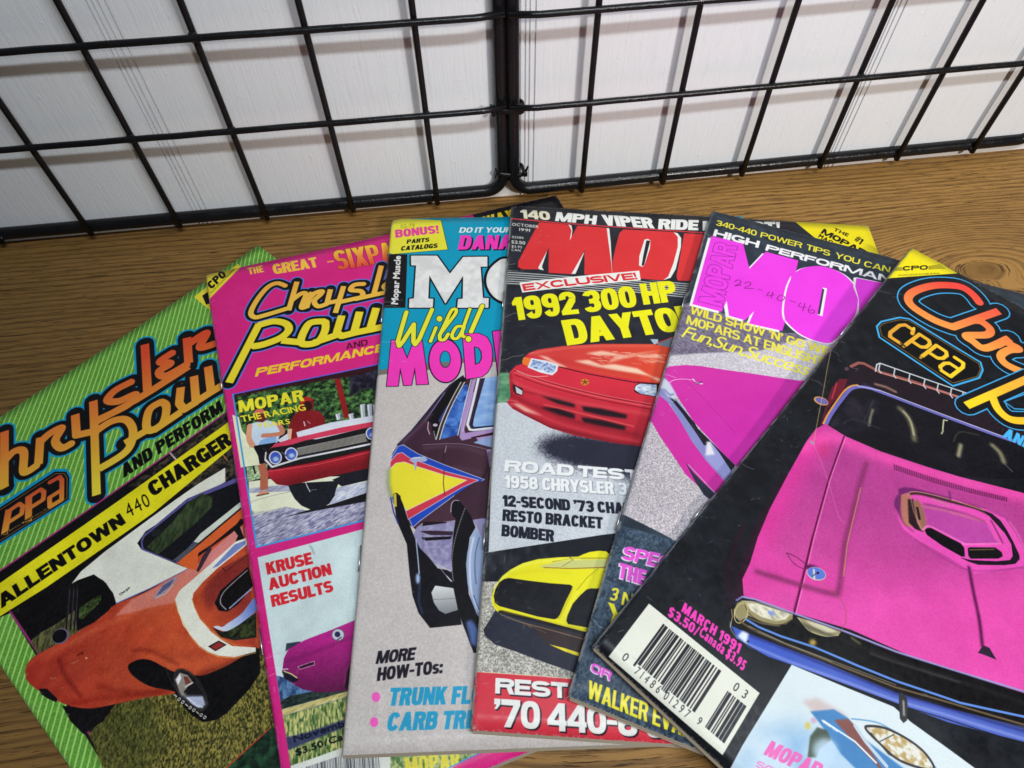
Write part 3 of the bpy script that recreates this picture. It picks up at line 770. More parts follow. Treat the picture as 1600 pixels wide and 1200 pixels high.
    # grass and shade round the car
    g.noisy([(130, 660), (170, 625), (250, 580), (330, 520), (420, 560), (300, 660), (160, 712)], (58, 56, 38), (118, 116, 72), 14, 3, 4, rot=-.9)
    g.noisy([(380, 1055), (490, 930), (740, 870), (900, 960), (1100, 700), (1240, 640), (1400, 1300), (480, 1300)], (48, 50, 24), (158, 144, 70), 2.4, 5, 5, rot=.7, gain=.34)
    g.noisy([(380, 1055), (490, 930), (640, 900), (700, 1100), (560, 1300), (480, 1300)], (40, 46, 22), (112, 114, 54), 3, 6, 6, rot=.7, gain=.3, a=.7, blur=20)
    g.noisy([(965, 1200), (1150, 1030), (1400, 1000), (1400, 1400), (900, 1400)], (16, 34, 26), (44, 84, 58), 14, 14, 7)
    g.line([(965, 1200), (1150, 1030)], 5, (190, 60, 40))
    g.poly([(265, 935), (380, 945), (490, 930), (440, 1000), (355, 1056), (300, 1000)], BK)
    g.view(200, 1000, 6)
    g.poly([(-60, 200), (60, 180), (180, 170), (420, 250), (740, 300), (900, 220), (1230, 20), (1240, 310), (1130, 470), (920, 690), (830, 750), (700, 770), (600, 705), (520, 625), (430, 505), (380, 450), (200, 430), (60, 330)], (18, 16, 20))
    g.view(0, 760, 2.727)
    body = [(108, 800), (115, 760), (150, 722), (250, 668), (330, 620), (420, 560), (490, 505), (640, 440), (760, 360), (1000, 190), (1100, 150), (1115, 640), (1080, 690), (1000, 745), (920, 785), (850, 806), (750, 792), (700, 770), (640, 740), (590, 738), (545, 765), (570, 810), (640, 852), (735, 872), (735, 884), (620, 900), (480, 930), (380, 946), (290, 932), (200, 890), (150, 860), (118, 830)]
    body = [tuple(p) for p in catmull(body, True, 5)]
    g.poly(body, grad=((172, 46, 38), (150, 760), (206, 82, 46), (700, 640)))
    cb = g.mask(body)
    g.noisy(body, (130, 36, 28), (224, 104, 60), 30, 20, 9, gain=.2, a=.25, clip=cb)
    g.line([(250, 735), (280, 810), (345, 895)], 12, (120, 30, 24), blur=5, a=.8, clip=cb, sm=True)
    g.line([(300, 925), (420, 905), (620, 885), (735, 862)], 20, (150, 36, 26), blur=8, a=.6, clip=cb)
    g.line([(850, 806), (980, 760), (1090, 690)], 30, (130, 46, 30), blur=10, a=.7, clip=cb)
    g.line([(430, 830), (560, 640)], 2, (170, 50, 34), a=.6)
    g.poly([(490, 552), (560, 482), (640, 442), (800, 352), (900, 300), (900, 330), (765, 445), (745, 498), (660, 512), (560, 540)], (222, 128, 112), blur=3, clip=cb)
    for P_, w_, c_, a_, b_ in (([(180, 730), (330, 650), (520, 560), (760, 500)], 16, (232, 112, 70), .6, 10), ([(420, 850), (560, 880), (720, 872)], 18, (130, 32, 24), .6, 9), ([(600, 720), (760, 760), (900, 745), (1040, 690)], 26, (224, 96, 56), .5, 12), ([(560, 700), (640, 700), (760, 760)], 10, (120, 34, 24), .6, 6), ([(430, 600), (600, 640), (760, 600)], 30, (196, 70, 40), .4, 16), ([(120, 760), (200, 700), (280, 670)], 12, (214, 80, 60), .6, 6)):
        g.line(P_, w_, c_, sm=True, a=a_, blur=b_, clip=cb)
    g.poly([(165, 862), (200, 862), (245, 905), (240, 920), (205, 905), (175, 885)], BK)
    g.line([(330, 720), (352, 706), (350, 716)], 5, (110, 30, 20)); g.ell((368, 732), 4, 4, (255, 190, 140))
    # white vinyl roof
    g.poly([(305, 415), (345, 362), (450, 275), (600, 165), (740, 62), (840, -8), (960, -80), (960, -20), (820, 62), (620, 192), (585, 242), (602, 268), (800, 350), (640, 432), (495, 497), (487, 470), (452, 412), (400, 375), (330, 400)], (236, 235, 222))
    g.line([(495, 499), (640, 434), (798, 353)], 4, (130, 120, 190)); g.text('Charger', (512, 466), (556, 432), (507, 458), (40, 34, 34), bold=.02)
    g.poly([(305, 425), (330, 402), (398, 378), (442, 402), (482, 455), (492, 492), (462, 530), (400, 580), (330, 616)], (20, 18, 22))
    g.noisy([(335, 560), (338, 520), (395, 478), (430, 462), (430, 490), (400, 520), (350, 566)], (36, 46, 28), (84, 104, 52), 6, 6, 8)
    for a in (282, 300, 316): g.line([(a, 610), (a + 14, 420)], 7, (34, 30, 34)); g.line([(a + 6, 600), (a + 16, 440)], 1.5, (110, 96, 104))
    g.ell((258, 638), 38, 31, (110, 104, 130), rot=-.6); g.ell((254, 638), 33, 27, (20, 18, 26), rot=-.6)
    # lamp, rear window, deck
    g.view(220, 780, 6.667)
    g.poly([(0, 440), (20, 380), (480, -5), (1080, -260), (1080, 20), (560, 440), (372, 668), (10, 528)], (92, 86, 150))
    g.poly([(18, 440), (40, 390), (490, 25), (1060, -200), (1060, 20), (560, 430), (362, 655), (28, 515)], (26, 26, 32))
    g.noisy([(60, 500), (330, 240), (500, 25), (640, -60), (752, -20), (740, 80), (560, 260), (180, 575)], (40, 50, 34), (66, 82, 50), 20, 6, 10, rot=-.7)
    g.ell((160, 350), 55, 35, (40, 40, 44), rot=-.5)
    g.poly([(550, 445), (620, 360), (1060, 10), (1060, 70), (600, 455)], (220, 226, 214)); g.poly([(330, 640), (560, 450), (600, 460), (420, 640)], (84, 88, 100))
    g.poly([(372, 668), (600, 478), (1060, 90), (1090, 180), (740, 470), (600, 560), (585, 740), (490, 720)], (228, 100, 48))
    g.poly([(735, 535), (985, 320), (1060, 280), (1075, 420), (690, 745), (600, 745)], (222, 132, 128))
    g.poly([(735, 478), (700, 505), (640, 600), (578, 745), (600, 760), (640, 700), (735, 530)], (64, 44, 58)); g.line([(735, 490), (1050, 240)], 12, (44, 24, 26))
    g.poly([(960, 310), (1040, 200), (1075, 230), (1030, 280), (1090, 440), (980, 455), (1012, 380)], BK)
    stripe = [(358, 1040), (400, 955), (730, 672), (990, 440), (1110, 400), (1110, 470), (800, 718), (640, 870), (548, 980), (538, 1040), (560, 1130), (611, 1236), (733, 1382), (850, 1470), (953, 1529), (1198, 1545), (1198, 1590), (978, 1645), (807, 1630), (700, 1590), (611, 1529), (520, 1420), (440, 1310), (390, 1170)]
    g.poly(stripe, (238, 236, 222)); g.poly([(740, 722), (980, 470), (1090, 430), (1090, 470), (800, 700)], (122, 136, 196))
    g.line([(352, 1040), (390, 1180), (515, 1425), (611, 1540), (700, 1600), (807, 1640), (978, 1655), (1198, 1600)], 5, (240, 190, 90)); g.line([(532, 1040), (566, 1140), (620, 1250), (740, 1375), (860, 1465), (1000, 1525)], 6, (225, 150, 60))
    g.poly([(590, 1040), (640, 950), (700, 860), (860, 712), (1120, 560), (1160, 1100), (1198, 1520), (960, 1505), (850, 1445), (740, 1355), (640, 1220)], grad=((200, 78, 44), (600, 1100), (150, 50, 42), (900, 860)))
    g.poly([(640, 980), (700, 880), (860, 730), (1110, 590), (1120, 760), (860, 950), (780, 1090), (700, 1180)], (136, 44, 40), blur=26, a=.8)
    g.poly([(770, 1080), (830, 950), (1120, 700), (1170, 900), (1010, 1100), (900, 1172), (810, 1160)], (22, 18, 20)); g.line([(890, 1150), (830, 1080), (850, 990), (930, 900), (1110, 740)], 9, (170, 164, 170), sm=True)
    g.line([(925, 1135), (1150, 935)], 16, (150, 160, 200)); g.line([(850, 712), (885, 755), (1100, 590)], 5, BK)
    g.poly([(746, 1334), (855, 1383), (1000, 1320), (1200, 1180), (1205, 1440), (978, 1472), (831, 1435)], (34, 36, 26), sm=False); g.noisy([(780, 1345), (860, 1390), (1186, 1200), (1190, 1420), (978, 1455)], (24, 24, 22), (62, 74, 36), 10, 8, 9); g.poly([(760, 1334), (800, 1318), (850, 1330), (900, 1296), (1050, 1190), (1180, 1030), (1200, 1100), (1195, 1170), (1060, 1280), (950, 1350), (870, 1375)], grad=((214, 222, 240), (850, 1320), (112, 134, 206), (1150, 1120)), sm=True)
    g.poly([(130, 1050), (170, 960), (250, 870), (370, 805), (385, 820), (330, 900), (240, 990)], (160, 150, 170)); g.poly([(160, 1010), (230, 900), (350, 830), (300, 910), (210, 980)], (96, 92, 130)); g.line([(150, 1030), (260, 985), (340, 890)], 6, (236, 220, 190))
    g.view(200, 1000, 6)
    g.poly([(750, 60), (850, 5), (925, 45), (820, 105)], (40, 20, 22)); g.poly([(775, 62), (850, 18), (905, 46), (820, 94)], (150, 50, 44))
    g.ell((585, 470), 232, 118, (52, 46, 46), rot=.98, blur=3); g.ell((590, 472), 205, 96, (30, 27, 30), rot=.98, blur=3); g.poly([(470, 450), (560, 520), (700, 520), (735, 600), (690, 650), (600, 600), (500, 520)], (120, 124, 142), blur=8)
    g.poly([(440, 372), (485, 305), (560, 330), (610, 400), (560, 432), (545, 460), (520, 480), (535, 520), (500, 522)], (150, 140, 132)); g.poly([(450, 372), (490, 312), (500, 360), (470, 420)], (236, 232, 236)); g.poly([(520, 340), (560, 345), (590, 400), (540, 420)], (120, 60, 50)); g.line([(540, 440), (606, 400)], 12, (230, 226, 222))
    g.poly([(540, 535), (700, 530), (720, 610), (660, 640), (600, 600)], (190, 196, 224), sm=False); g.line([(560, 545), (640, 610), (700, 630)], 8, (244, 244, 250))
    g.line([(350, 250), (420, 420), (540, 560), (660, 640), (740, 630), (740, 560), (640, 400)], 5, (66, 58, 54), sm=True)
    for k in range(9):
        t = k / 8; x = 445 + 275 * t; y = 520 + 205 * (t ** .85); g.ring((x, y), 11, 13, 6, (226, 220, 212), rot=.7) if k % 3 else g.line([(x - 10, y - 8), (x + 12, y + 10)], 9, (226, 220, 212))
    g.tone(clip, .045, 70, 1, 4)
    return g.finish('cover_green_print', 1.03, dict(spine=.35, scuffs=220, edge=(190, 215, 165)))

# ------------------------------------------------------------------ cover 2: pink, red car lifting its wheel
def cover_pink():
    PK = (222, 38, 132)
    g = Cover(1, PK)
    g.view(0, 0, 1)
    g.poly([(722, 300), (900, 250), (940, 380), (760, 380)], (34, 34, 38))
    g.text('AWAY', (742, 361), (806, 344), (738, 343), (235, 205, 40), bold=.10)
    g.view(300, 300, 5)
    g.poly([(60, 610), (130, 590), (422, 545), (140, 832), (90, 900)], (240, 224, 52))
    g.text('CPO', (152, 762), (272, 652), (112, 716), (16, 14, 16), bold=.12, track=.12)
    for k in range(4): g.line([(232 + 10 * k, 628 + 12 * k), (318 + 4 * k, 566 + 10 * k)], 3, (20, 18, 16))
    g.text('EXCELLENCE IN PUBLISHING', (150, 792), (338, 606), (142, 784), (80, 70, 20), bold=.0)
    OY = (248, 200, 70)
    g.text('THE', (446, 646), (564, 624), (432, 594), OY, bold=.12); g.text('GREAT', (642, 645), (990, 584), (622, 566), OY, bold=.13, track=.05)
    g.line([(1055, 546), (1108, 540)], 16, (246, 150, 90), cap='flat')
    g.text('SIXPACK', (1138, 612), (1800, 500), (1096, 462), bold=.12, track=.05, grad=((250, 215, 60), (1300, 420), (232, 70, 60), (1330, 590)), out=[(.02, (150, 30, 60))])
    chry = [([(735, 735), (665, 712), (590, 745), (510, 840), (460, 940), (490, 978), (560, 965), (760, 905)], True), [(820, 700), (755, 925)], ([(775, 850), (850, 795), (890, 800), (855, 900), (905, 890)], True),
            [(935, 780), (895, 905)], ([(915, 835), (960, 790), (1015, 775), (1005, 800), (955, 850), (985, 893), (1060, 872)], True), ([(1082, 760), (1055, 868), (1150, 848)], False), [(1185, 735), (1120, 945)],
            ([(1350, 718), (1270, 725), (1240, 765), (1320, 775), (1330, 815), (1250, 838), (1140, 862)], True), [(1270, 838), (1440, 800), (1530, 780)], [(1480, 575), (1420, 800)], ([(1560, 690), (1500, 740), (1560, 780)], True)]
    powr = [[(525, 1030), (290, 1490)], ([(520, 1040), (640, 1010), (735, 1030), (755, 1080), (690, 1140), (560, 1190), (480, 1205)], True), [(700, 1160), (860, 1175)],
            ([(1040, 1010), (930, 1020), (880, 1080), (850, 1170), (900, 1190), (990, 1165), (1040, 1080), (1042, 1010)], True), [(950, 1178), (1150, 1110)],
            ([(1170, 965), (1130, 1100), (1170, 1125), (1270, 1100)], False), ([(1310, 935), (1265, 1100), (1390, 1075)], False), ([(1440, 905), (1390, 1075), (1560, 1040)], False)]
    g.logo(powr, 54, [(112, (78, 128, 232)), (94, BK)], col=(244, 222, 50)); g.logo(chry, 36, [(92, (78, 128, 232)), (76, BK)], grad=((244, 176, 70), (900, 700), (246, 200, 76), (900, 940)))
    g.logo(powr, 52, [], col=(244, 222, 50))
    g.view(0, 0, 1)
    g.text('AND', (541, 546), (575, 539), (540, 537), (70, 14, 44), bold=.08, track=.2)
    g.text('PERFORMANCE', (398, 589), (600, 549), (402, 575), (248, 205, 50), bold=.13, track=.07)
    # first picture
    P1 = [(365, 616), (420, 604), (500, 588), (592, 569), (760, 530), (800, 770), (574, 812), (401, 855)]
    g.poly(P1, (30, 34, 34)); c1 = g.mask(P1)
    g.view(330, 560, 5.455)
    g.noisy([(180, 300), (900, 190), (1440, 60), (1800, 0), (1800, 500), (1400, 480), (700, 600), (260, 680)], (22, 40, 26), (96, 146, 74), 9, 9, 21, gain=.33, clip=c1)
    g.poly([(180, 300), (1440, 40), (1800, -40), (1800, 120), (1440, 130), (1000, 180), (500, 270), (190, 330)], (58, 20, 30), clip=c1, blur=8)
    g.noisy([(1180, 160), (1440, 90), (1440, 260), (1300, 260), (1180, 330)], (26, 22, 36), (60, 60, 80), 12, 12, 22, clip=c1, blur=8)
    g.poly([(1050, 175), (1100, 175), (1180, 500), (1135, 515)], (150, 30, 32), clip=c1)
    g.poly([(655, 640), (665, 560), (700, 490), (752, 440), (755, 350), (820, 325), (868, 345), (875, 400), (862, 440), (930, 455), (972, 520), (965, 590), (800, 640), (700, 700), (650, 700)], (140, 28, 34), clip=c1)
    g.poly([(765, 345), (820, 322), (870, 350), (760, 390)], (190, 44, 40), clip=c1); g.ell((822, 405), 36, 42, (58, 20, 26), clip=c1); g.poly([(650, 600), (690, 600), (680, 690), (650, 690)], (232, 190, 160), clip=c1); g.line([(790, 540), (800, 575)], 8, (230, 220, 230), clip=c1); g.line([(820, 535), (845, 555)], 6, (210, 150, 160), clip=c1)
    g.poly([(180, 480), (235, 500), (262, 610), (330, 700), (400, 830), (445, 905), (252, 930)], (238, 240, 204))
    g.noisy([(300, 930), (480, 900), (470, 1010), (310, 1050)], (110, 150, 90), (210, 225, 190), 6, 4, 23, clip=c1)
    g.poly([(318, 1050), (640, 1010), (1380, 1000), (1380, 1300), (330, 1300)], (240, 240, 214), clip=c1)
    g.view(360, 700, 6.667)
    g.noisy([(190, 420), (600, 380), (620, 450), (200, 470)], (150, 150, 180), (200, 200, 216), 20, 3, 24, rot=-.2, clip=c1)
    g.noisy([(200, 700), (560, 610), (800, 650), (1500, 470), (1560, 760), (260, 1060)], (116, 112, 150), (206, 204, 222), 12, 2.5, 25, rot=-.25, gain=.33, clip=c1)
    g.poly([(215, 560), (620, 470), (680, 560), (560, 620), (230, 700)], (238, 238, 210), clip=c1, blur=14)
    g.noisy([(1080, 420), (1500, 330), (1500, 470), (1020, 590)], (170, 174, 206), (226, 230, 236), 14, 3, 26, rot=-.2, clip=c1)
    g.line([(215, 560), (420, 500), (640, 450)], 5, (110, 110, 110), a=.7, clip=c1)
    g.poly([(1040, 590), (1500, 440), (1500, 540), (960, 640), (580, 715), (780, 655)], (30, 28, 34), clip=c1)
    g.poly([(1060, 330), (1500, 150), (1500, 320), (1160, 400)], (34, 34, 44), clip=c1)
    g.poly([(595, 370), (1140, 340), (1100, 430), (1085, 500), (1030, 580), (930, 640), (830, 640), (740, 600), (670, 530), (620, 440)], (32, 34, 42), clip=c1)
    g.line([(780, 350), (800, 400), (830, 455)], 8, (220, 224, 230), clip=c1); g.line([(840, 440), (900, 430)], 5, (150, 150, 156), clip=c1)
    g.view(330, 560, 5.455)
    # engine stacks and hood
    for x in (1080, 1190, 1290, 1350, 1400): g.line([(x, 390 if x > 1250 else 470), (x + 12, 520)], 42, (186, 192, 206), cap='flat', clip=c1); g.line([(x - 12, 400 if x > 1250 else 480), (x, 520)], 10, (236, 238, 242), clip=c1); g.line([(x + 22, 400 if x > 1250 else 480), (x + 28, 520)], 8, (80, 84, 100), clip=c1)
    g.poly([(725, 630), (1010, 548), (1430, 478), (1700, 420), (1700, 560), (1400, 570), (900, 690), (740, 680)], (222, 224, 238), clip=c1)
    g.poly([(560, 700), (650, 640), (660, 690), (600, 720)], (220, 220, 232), clip=c1)
    g.poly([(450, 800), (480, 762), (540, 728), (740, 672), (1100, 590), (1430, 530), (1700, 470), (1700, 600), (1400, 575), (800, 700), (480, 800)], (216, 60, 92), clip=c1)
    g.poly([(455, 800), (520, 760), (660, 740), (1430, 570), (1700, 520), (1700, 680), (1390, 720), (760, 845), (520, 928), (470, 890)], (30, 28, 34), clip=c1)
    g.poly([(730, 765), (1310, 640), (1330, 705), (738, 830)], (196, 192, 184), clip=c1)
    for k in range(58):
        t = k / 57; x = 738 + 578 * t; y = 768 - 126 * t; g.line([(x, y), (x + 5, y + 62)], 4.4, (46, 42, 40), clip=c1, cap='flat')
    g.line([(462, 800), (458, 860), (520, 925), (760, 850), (1380, 725), (1700, 660)], 17, (232, 230, 236), clip=c1); g.line([(700, 852), (1380, 712)], 8, (70, 66, 70), a=.8, clip=c1)
    for (cx, cy, r) in ((547, 846, 50), (682, 816, 50), (1368, 640, 46), (1480, 620, 46)):
        g.ell((cx, cy), r + 6, r + 8, (226, 226, 234), clip=c1); g.ell((cx, cy), r - 6, r - 2, (66, 92, 200), clip=c1); g.ell((cx + 4, cy + 12), r * .5, r * .4, (190, 214, 246), blur=6, clip=c1)
    g.line([(600, 800), (640, 830)], 12, (90, 90, 100), clip=c1)
    g.poly([(458, 975), (500, 945), (900, 880), (1380, 760), (1700, 690), (1700, 880), (1365, 930), (1000, 1010), (650, 1085), (560, 1075), (500, 1020)], grad=((190, 36, 52), (800, 900), (128, 24, 34), (820, 1020)), clip=c1)
    g.line([(520, 945), (900, 878), (1390, 765)], 12, (70, 12, 24), clip=c1); g.line([(470, 965), (900, 905), (1390, 790)], 7, (226, 80, 92), clip=c1)
    # bystander
    g.poly([(330, 560), (400, 540), (480, 528), (560, 548), (600, 620), (560, 720), (370, 745), (335, 680)], (206, 222, 240), clip=c1); g.poly([(420, 700), (555, 640), (555, 715), (400, 742)], (140, 180, 232), clip=c1)
    g.line([(328, 575), (322, 680), (352, 742)], 42, (226, 160, 128), sm=True); g.line([(575, 560), (608, 630), (540, 650), (445, 658)], 38, (206, 132, 104), sm=True)
    g.poly([(365, 480), (470, 465), (475, 520), (440, 545), (385, 540)], (110, 36, 40)); g.poly([(362, 468), (380, 435), (440, 430), (465, 462)], (222, 110, 90)); g.line([(360, 470), (470, 458)], 10, (230, 130, 104))
    g.poly([(365, 745), (555, 715), (500, 770), (460, 800), (450, 900), (412, 900), (400, 830)], (24, 24, 32))
    g.line([(430, 900), (452, 990), (450, 1120)], 62, (186, 104, 80), cap='flat'); g.poly([(385, 1170), (430, 1130), (480, 1130), (495, 1150), (400, 1178)], (222, 150, 120)); g.line([(385, 1172), (490, 1152)], 8, (60, 40, 36)); g.line([(360, 920), (375, 980)], 14, (40, 36, 36))
    YL = (246, 232, 50)
    g.text('MOPAR', (240, 462), (795, 362), (228, 362), YL, bold=.11, track=.14, clip=c1)
    g.text('THE RACING', (262, 545), (812, 440), (245, 492), YL, bold=.035, track=.10); g.text('YEARS', (390, 598), (675, 556), (382, 556), YL, bold=.03, track=.12)
    g.view(0, 0, 1)
    g.line([(365, 616), (420, 604), (500, 588), (592, 569), (760, 530)], 2, (90, 100, 220)); g.line([(364, 616), (401, 855), (574, 812), (800, 762)], 2.4, (60, 160, 230))
    # second picture
    P2 = [(402.5, 871), (573, 825), (720, 790), (900, 1300), (470, 1300), (426, 1020)]
    g.poly(P2, (212, 230, 232)); c2 = g.mask(P2)
    g.view(380, 840, 6.667)
    RD = (222, 40, 52)
    g.text('KRUSE', (252, 388), (730, 272), (230, 264), RD, bold=.12, track=.05); g.text('AUCTION', (272, 552), (928, 384), (252, 430), RD, bold=.12, track=.05); g.text('RESULTS', (303, 726), (945, 560), (282, 604), RD, bold=.12, track=.05)
    g.line([(690, 85), (715, 110), (738, 170)], 14, (140, 160, 168), sm=True, a=.8, blur=4)
    g.view(400, 1000, 6)
    g.noisy([(180, 330), (260, 350), (430, 450), (560, 480), (560, 600), (230, 650), (200, 500)], (36, 62, 110), (100, 140, 184), 7, 9, 31, clip=c2)
    g.noisy([(215, 580), (330, 520), (560, 480), (1100, 400), (1100, 470), (560, 560), (235, 650)], (24, 34, 36), (54, 72, 66), 12, 6, 32, clip=c2)
    g.noisy([(240, 650), (500, 580), (910, 465), (1200, 400), (1200, 500), (905, 515), (245, 715)], (176, 160, 96), (220, 206, 140), 12, 3, 33, rot=-.25, clip=c2)
    g.noisy([(245, 716), (905, 515), (1200, 440), (1300, 1600), (300, 1600)], (62, 100, 52), (220, 212, 134), 3, 11, 34, rot=.12, gain=.34, clip=c2); g.line([(245, 716), (905, 522)], 5, (110, 130, 140), clip=c2)
    g.poly([(270, 915), (500, 860), (890, 722), (1200, 640), (1200, 720), (890, 792), (300, 1035)], (48, 54, 100), a=.88, clip=c2, blur=4)
    car = [(245, 295), (262, 170), (300, 92), (400, 30), (474, -6), (700, -92), (969, -204), (1400, -300), (1400, 400), (920, 465), (700, 490), (560, 490), (430, 460), (330, 400), (260, 350)]
    g.poly([(275, 110), (285, 32), (420, 12), (400, 40), (300, 90)], (56, 64, 84))
    g.poly(car, grad=((190, 36, 140), (600, 0), (100, 20, 74), (560, 480)), clip=c2)
    cc = g.mask(car) * c2
    g.line([(262, 210), (500, 130), (960, -50)], 26, (120, 22, 92), blur=12, a=.6, clip=cc)
    g.poly([(830, 450), (850, 290), (900, 190), (980, 120), (1100, 120), (1100, 480)], (40, 20, 34), clip=cc, blur=4); g.line([(825, 430), (850, 280), (900, 185), (960, 140)], 10, (150, 50, 120), clip=cc, blur=3)
    g.poly([(393, 250), (545, 198), (550, 232), (412, 275)], (60, 16, 50)); g.line([(393, 250), (545, 198), (550, 232), (412, 275), (393, 250)], 5, (226, 190, 214))
    g.poly([(243, 292), (290, 290), (390, 355), (400, 378), (350, 398), (270, 365)], (30, 28, 44)); g.line([(262, 292), (330, 318), (385, 355)], 10, (232, 214, 150)); g.line([(250, 275), (300, 272)], 8, (240, 236, 236))
    g.view(380, 840, 6.667)
    g.ell((988, 1012), 66, 62, (206, 212, 224)); g.ring((988, 1012), 64, 60, 6, (90, 86, 100)); g.ell((982, 1008), 30, 30, (44, 44, 90)); g.line([(1020, 1040), (980, 1065)], 12, (60, 60, 70))
    g.view(400, 1000, 6)
    g.text('November 1991', (357, 962), (1180, 700), (345, 900), (20, 24, 50), bold=.045, clip=c2); g.text('$3.50/Canada $3.95', (378, 1088), (1330, 760), (364, 1026), (20, 30, 30), bold=.045, clip=c2)
    g.poly([(250, 1205), (560, 1100), (875, 985), (1330, 1080), (1330, 1500), (250, 1500)], (232, 234, 226), clip=c2)
    rg = np.random.default_rng(4)
    for k in range(46):
        x = 470 + k * 15 + rg.uniform(-2, 2); y = 1190 - (x - 470) * .33 if x < 880 else 1090; g.line([(x, y), (x + 30, y + 400)], rg.choice([4, 6, 10]), (60, 58, 74), cap='flat', clip=c2)
    g.view(480, 960, 5)
    g.noisy([(650, 1110), (1060, 1100), (1320, 1080), (1320, 1300), (650, 1300)], (80, 120, 70), (210, 214, 150), 4, 6, 35); g.text('MOPAR', (770, 1260), (1200, 1200), (760, 1120), (240, 226, 80), bold=.1)
    g.poly([(1120, 1205), (1330, 1085), (1760, 920), (1900, 1100), (1800, 1300), (1100, 1300)], PK); g.line([(1095, 1205), (1330, 1090), (1500, 1020)], 10, (60, 150, 220))
    g.tone(np.maximum(c1, c2), .04, 60, 2)
    return g.finish('cover_pink_print', 1.02, dict(spine=.2, scuffs=150, edge=(240, 170, 205)))

# ------------------------------------------------------------------ cover 3: teal above pale grey, plum custom car
def cover_teal():
    g = Cover(2, (206, 196, 194)); g.view(0, 0, 1)
    TL = (0, 158, 196)
    g.noisy([(480, 560), (1400, 480), (1700, 1400), (400, 1400)], (198, 188, 186), (214, 206, 204), 3, 3, 41, gain=.3)
    g.poly([(560, 300), (1300, 300), (1300, 540), (740, 562), (670, 572), (590, 583), (560, 590)], TL)
    g.poly([(560, 588), (592, 578), (670, 567), (725, 560), (1300, 540), (1300, 552), (725, 567), (670, 578), (592, 586), (560, 598)], (122, 114, 108))
    g.view(590, 300, 5)
    g.poly([(80, 215), (497, 222), (550, 450), (118, 487), (80, 470)], (240, 234, 62)); g.line([(497, 222), (550, 450), (118, 487)], 4, (40, 80, 60))
    MG = (250, 58, 190)
    g.text('BONUS!', (140, 358), (482, 322), (135, 296), (240, 70, 160), bold=.13, track=.08); g.text('02-79', (180, 285), (290, 275), (180, 256), (120, 116, 40), bold=.0, a=.7)
    g.text('PARTS', (226, 405), (402, 388), (232, 372), (24, 22, 20), bold=.11, track=.12); g.text('CATALOGS', (180, 460), (466, 436), (188, 424), (24, 22, 20), bold=.11, track=.10)
    g.text('DO IT YOURSELF', (635, 318), (1230, 316), (648, 276), (238, 240, 240), bold=.10, track=.10)
    g.text('DANA', (625, 450), (1045, 446), (650, 338), MG, bold=.13, track=.06, out=[(.01, (20, 20, 30), (10, 8))])
    g.poly([(60, 484), (232, 487), (217, 905), (48, 905)], BK); g.text('Mopar Muscle', (160, 880), (183, 500), (104, 876), (232, 232, 232), bold=.08, track=.05, space=.3)
    M = [(260, 497), (465, 497), (565, 637), (668, 507), (858, 505), (858, 583), (805, 583), (823, 826), (869, 829), (866, 904), (621, 904), (628, 836), (665, 832), (668, 655), (530, 872), (405, 653), (396, 832), (436, 834), (431, 904), (245, 904), (248, 834), (283, 831), (300, 574), (262, 573)]
    g.line(M, 20, (14, 16, 26), closed=True)
    g.line([(845, 720), (860, 620), (930, 540), (1010, 512), (1200, 540), (1250, 700), (1150, 870), (1000, 872), (900, 820)], 24, (14, 16, 26), sm=True, closed=True)
    g.noisy([(852, 720), (866, 620), (935, 545), (1010, 520), (1200, 545), (1240, 700), (1150, 862), (1000, 862), (905, 815)], (222, 222, 222), (240, 240, 240), 20, 20, 42, sm=True); g.noisy(M, (220, 220, 221), (240, 240, 240), 20, 20, 43)
    g.view(580, 440, 6)
    D = (28, 14, 52)
    mm = [(145, 981), (190, 548), (265, 550), (337, 722), (402, 548), (475, 543), (535, 961), (426, 966), (409, 800), (378, 970), (305, 973), (272, 805), (253, 979)]
    g.line(mm, 13, D, closed=True); g.poly(mm, MG)
    g.ell((693, 742), 160, 212, D, rot=-.05); g.ell((693, 742), 148, 200, MG, rot=-.05)
    g.ell((694, 728), 52, 80, D); c = g.mask([(600, 700), (790, 680), (790, 850), (600, 850)])
    g.ell((694, 728), 45, 73, TL); g.poly([(652, 758), (740, 750), (730, 775), (700, 800), (680, 798), (658, 775)], (122, 114, 108))
    dd = [(856, 492), (930, 484), (1010, 486), (1085, 520), (1128, 600), (1136, 690), (1128, 780), (1090, 850), (1040, 890), (890, 914)]
    g.line(dd, 13, D, closed=True); g.poly(dd, MG); di = [(968, 612), (1005, 622), (1030, 660), (1032, 720), (1012, 762), (978, 775)]; g.poly(di, TL); g.line(di, 8, D, closed=True)
    g.poly([(1134, 465), (1290, 442), (1290, 880), (1185, 882)], MG); g.line([(1290, 442), (1134, 465), (1188, 882)], 8, D)
    wild = [[(330, 285), (250, 560), (262, 605), (300, 560), (400, 398), (395, 560), (412, 590), (450, 540), (570, 262)], [(608, 430), (556, 560)], ([(640, 500), (700, 420), (790, 300), (790, 258), (750, 275), (690, 400), (645, 500), (650, 545), (690, 540), (722, 490)], True),
            ([(860, 420), (800, 425), (758, 500), (775, 535), (820, 520), (870, 430)], True), ([(925, 258), (862, 440), (858, 510), (905, 520)], True), [(1042, 226), (936, 470)]]
    g.logo(wild, 30, [(44, (30, 40, 10))], col=(240, 236, 60), cap='round')
    g.logo([wild[0], wild[5]], 38, [(50, (30, 40, 10))], col=(240, 236, 60), cap='round')
    for (x, y, r) in ((640, 348, 28), (912, 538, 28)): g.ell((x, y), r + 6, r + 6, (30, 40, 10)); g.ell((x, y), r, r, (240, 236, 60))
    # the car
    g.view(580, 580, 6)
    PL = (70, 42, 58)
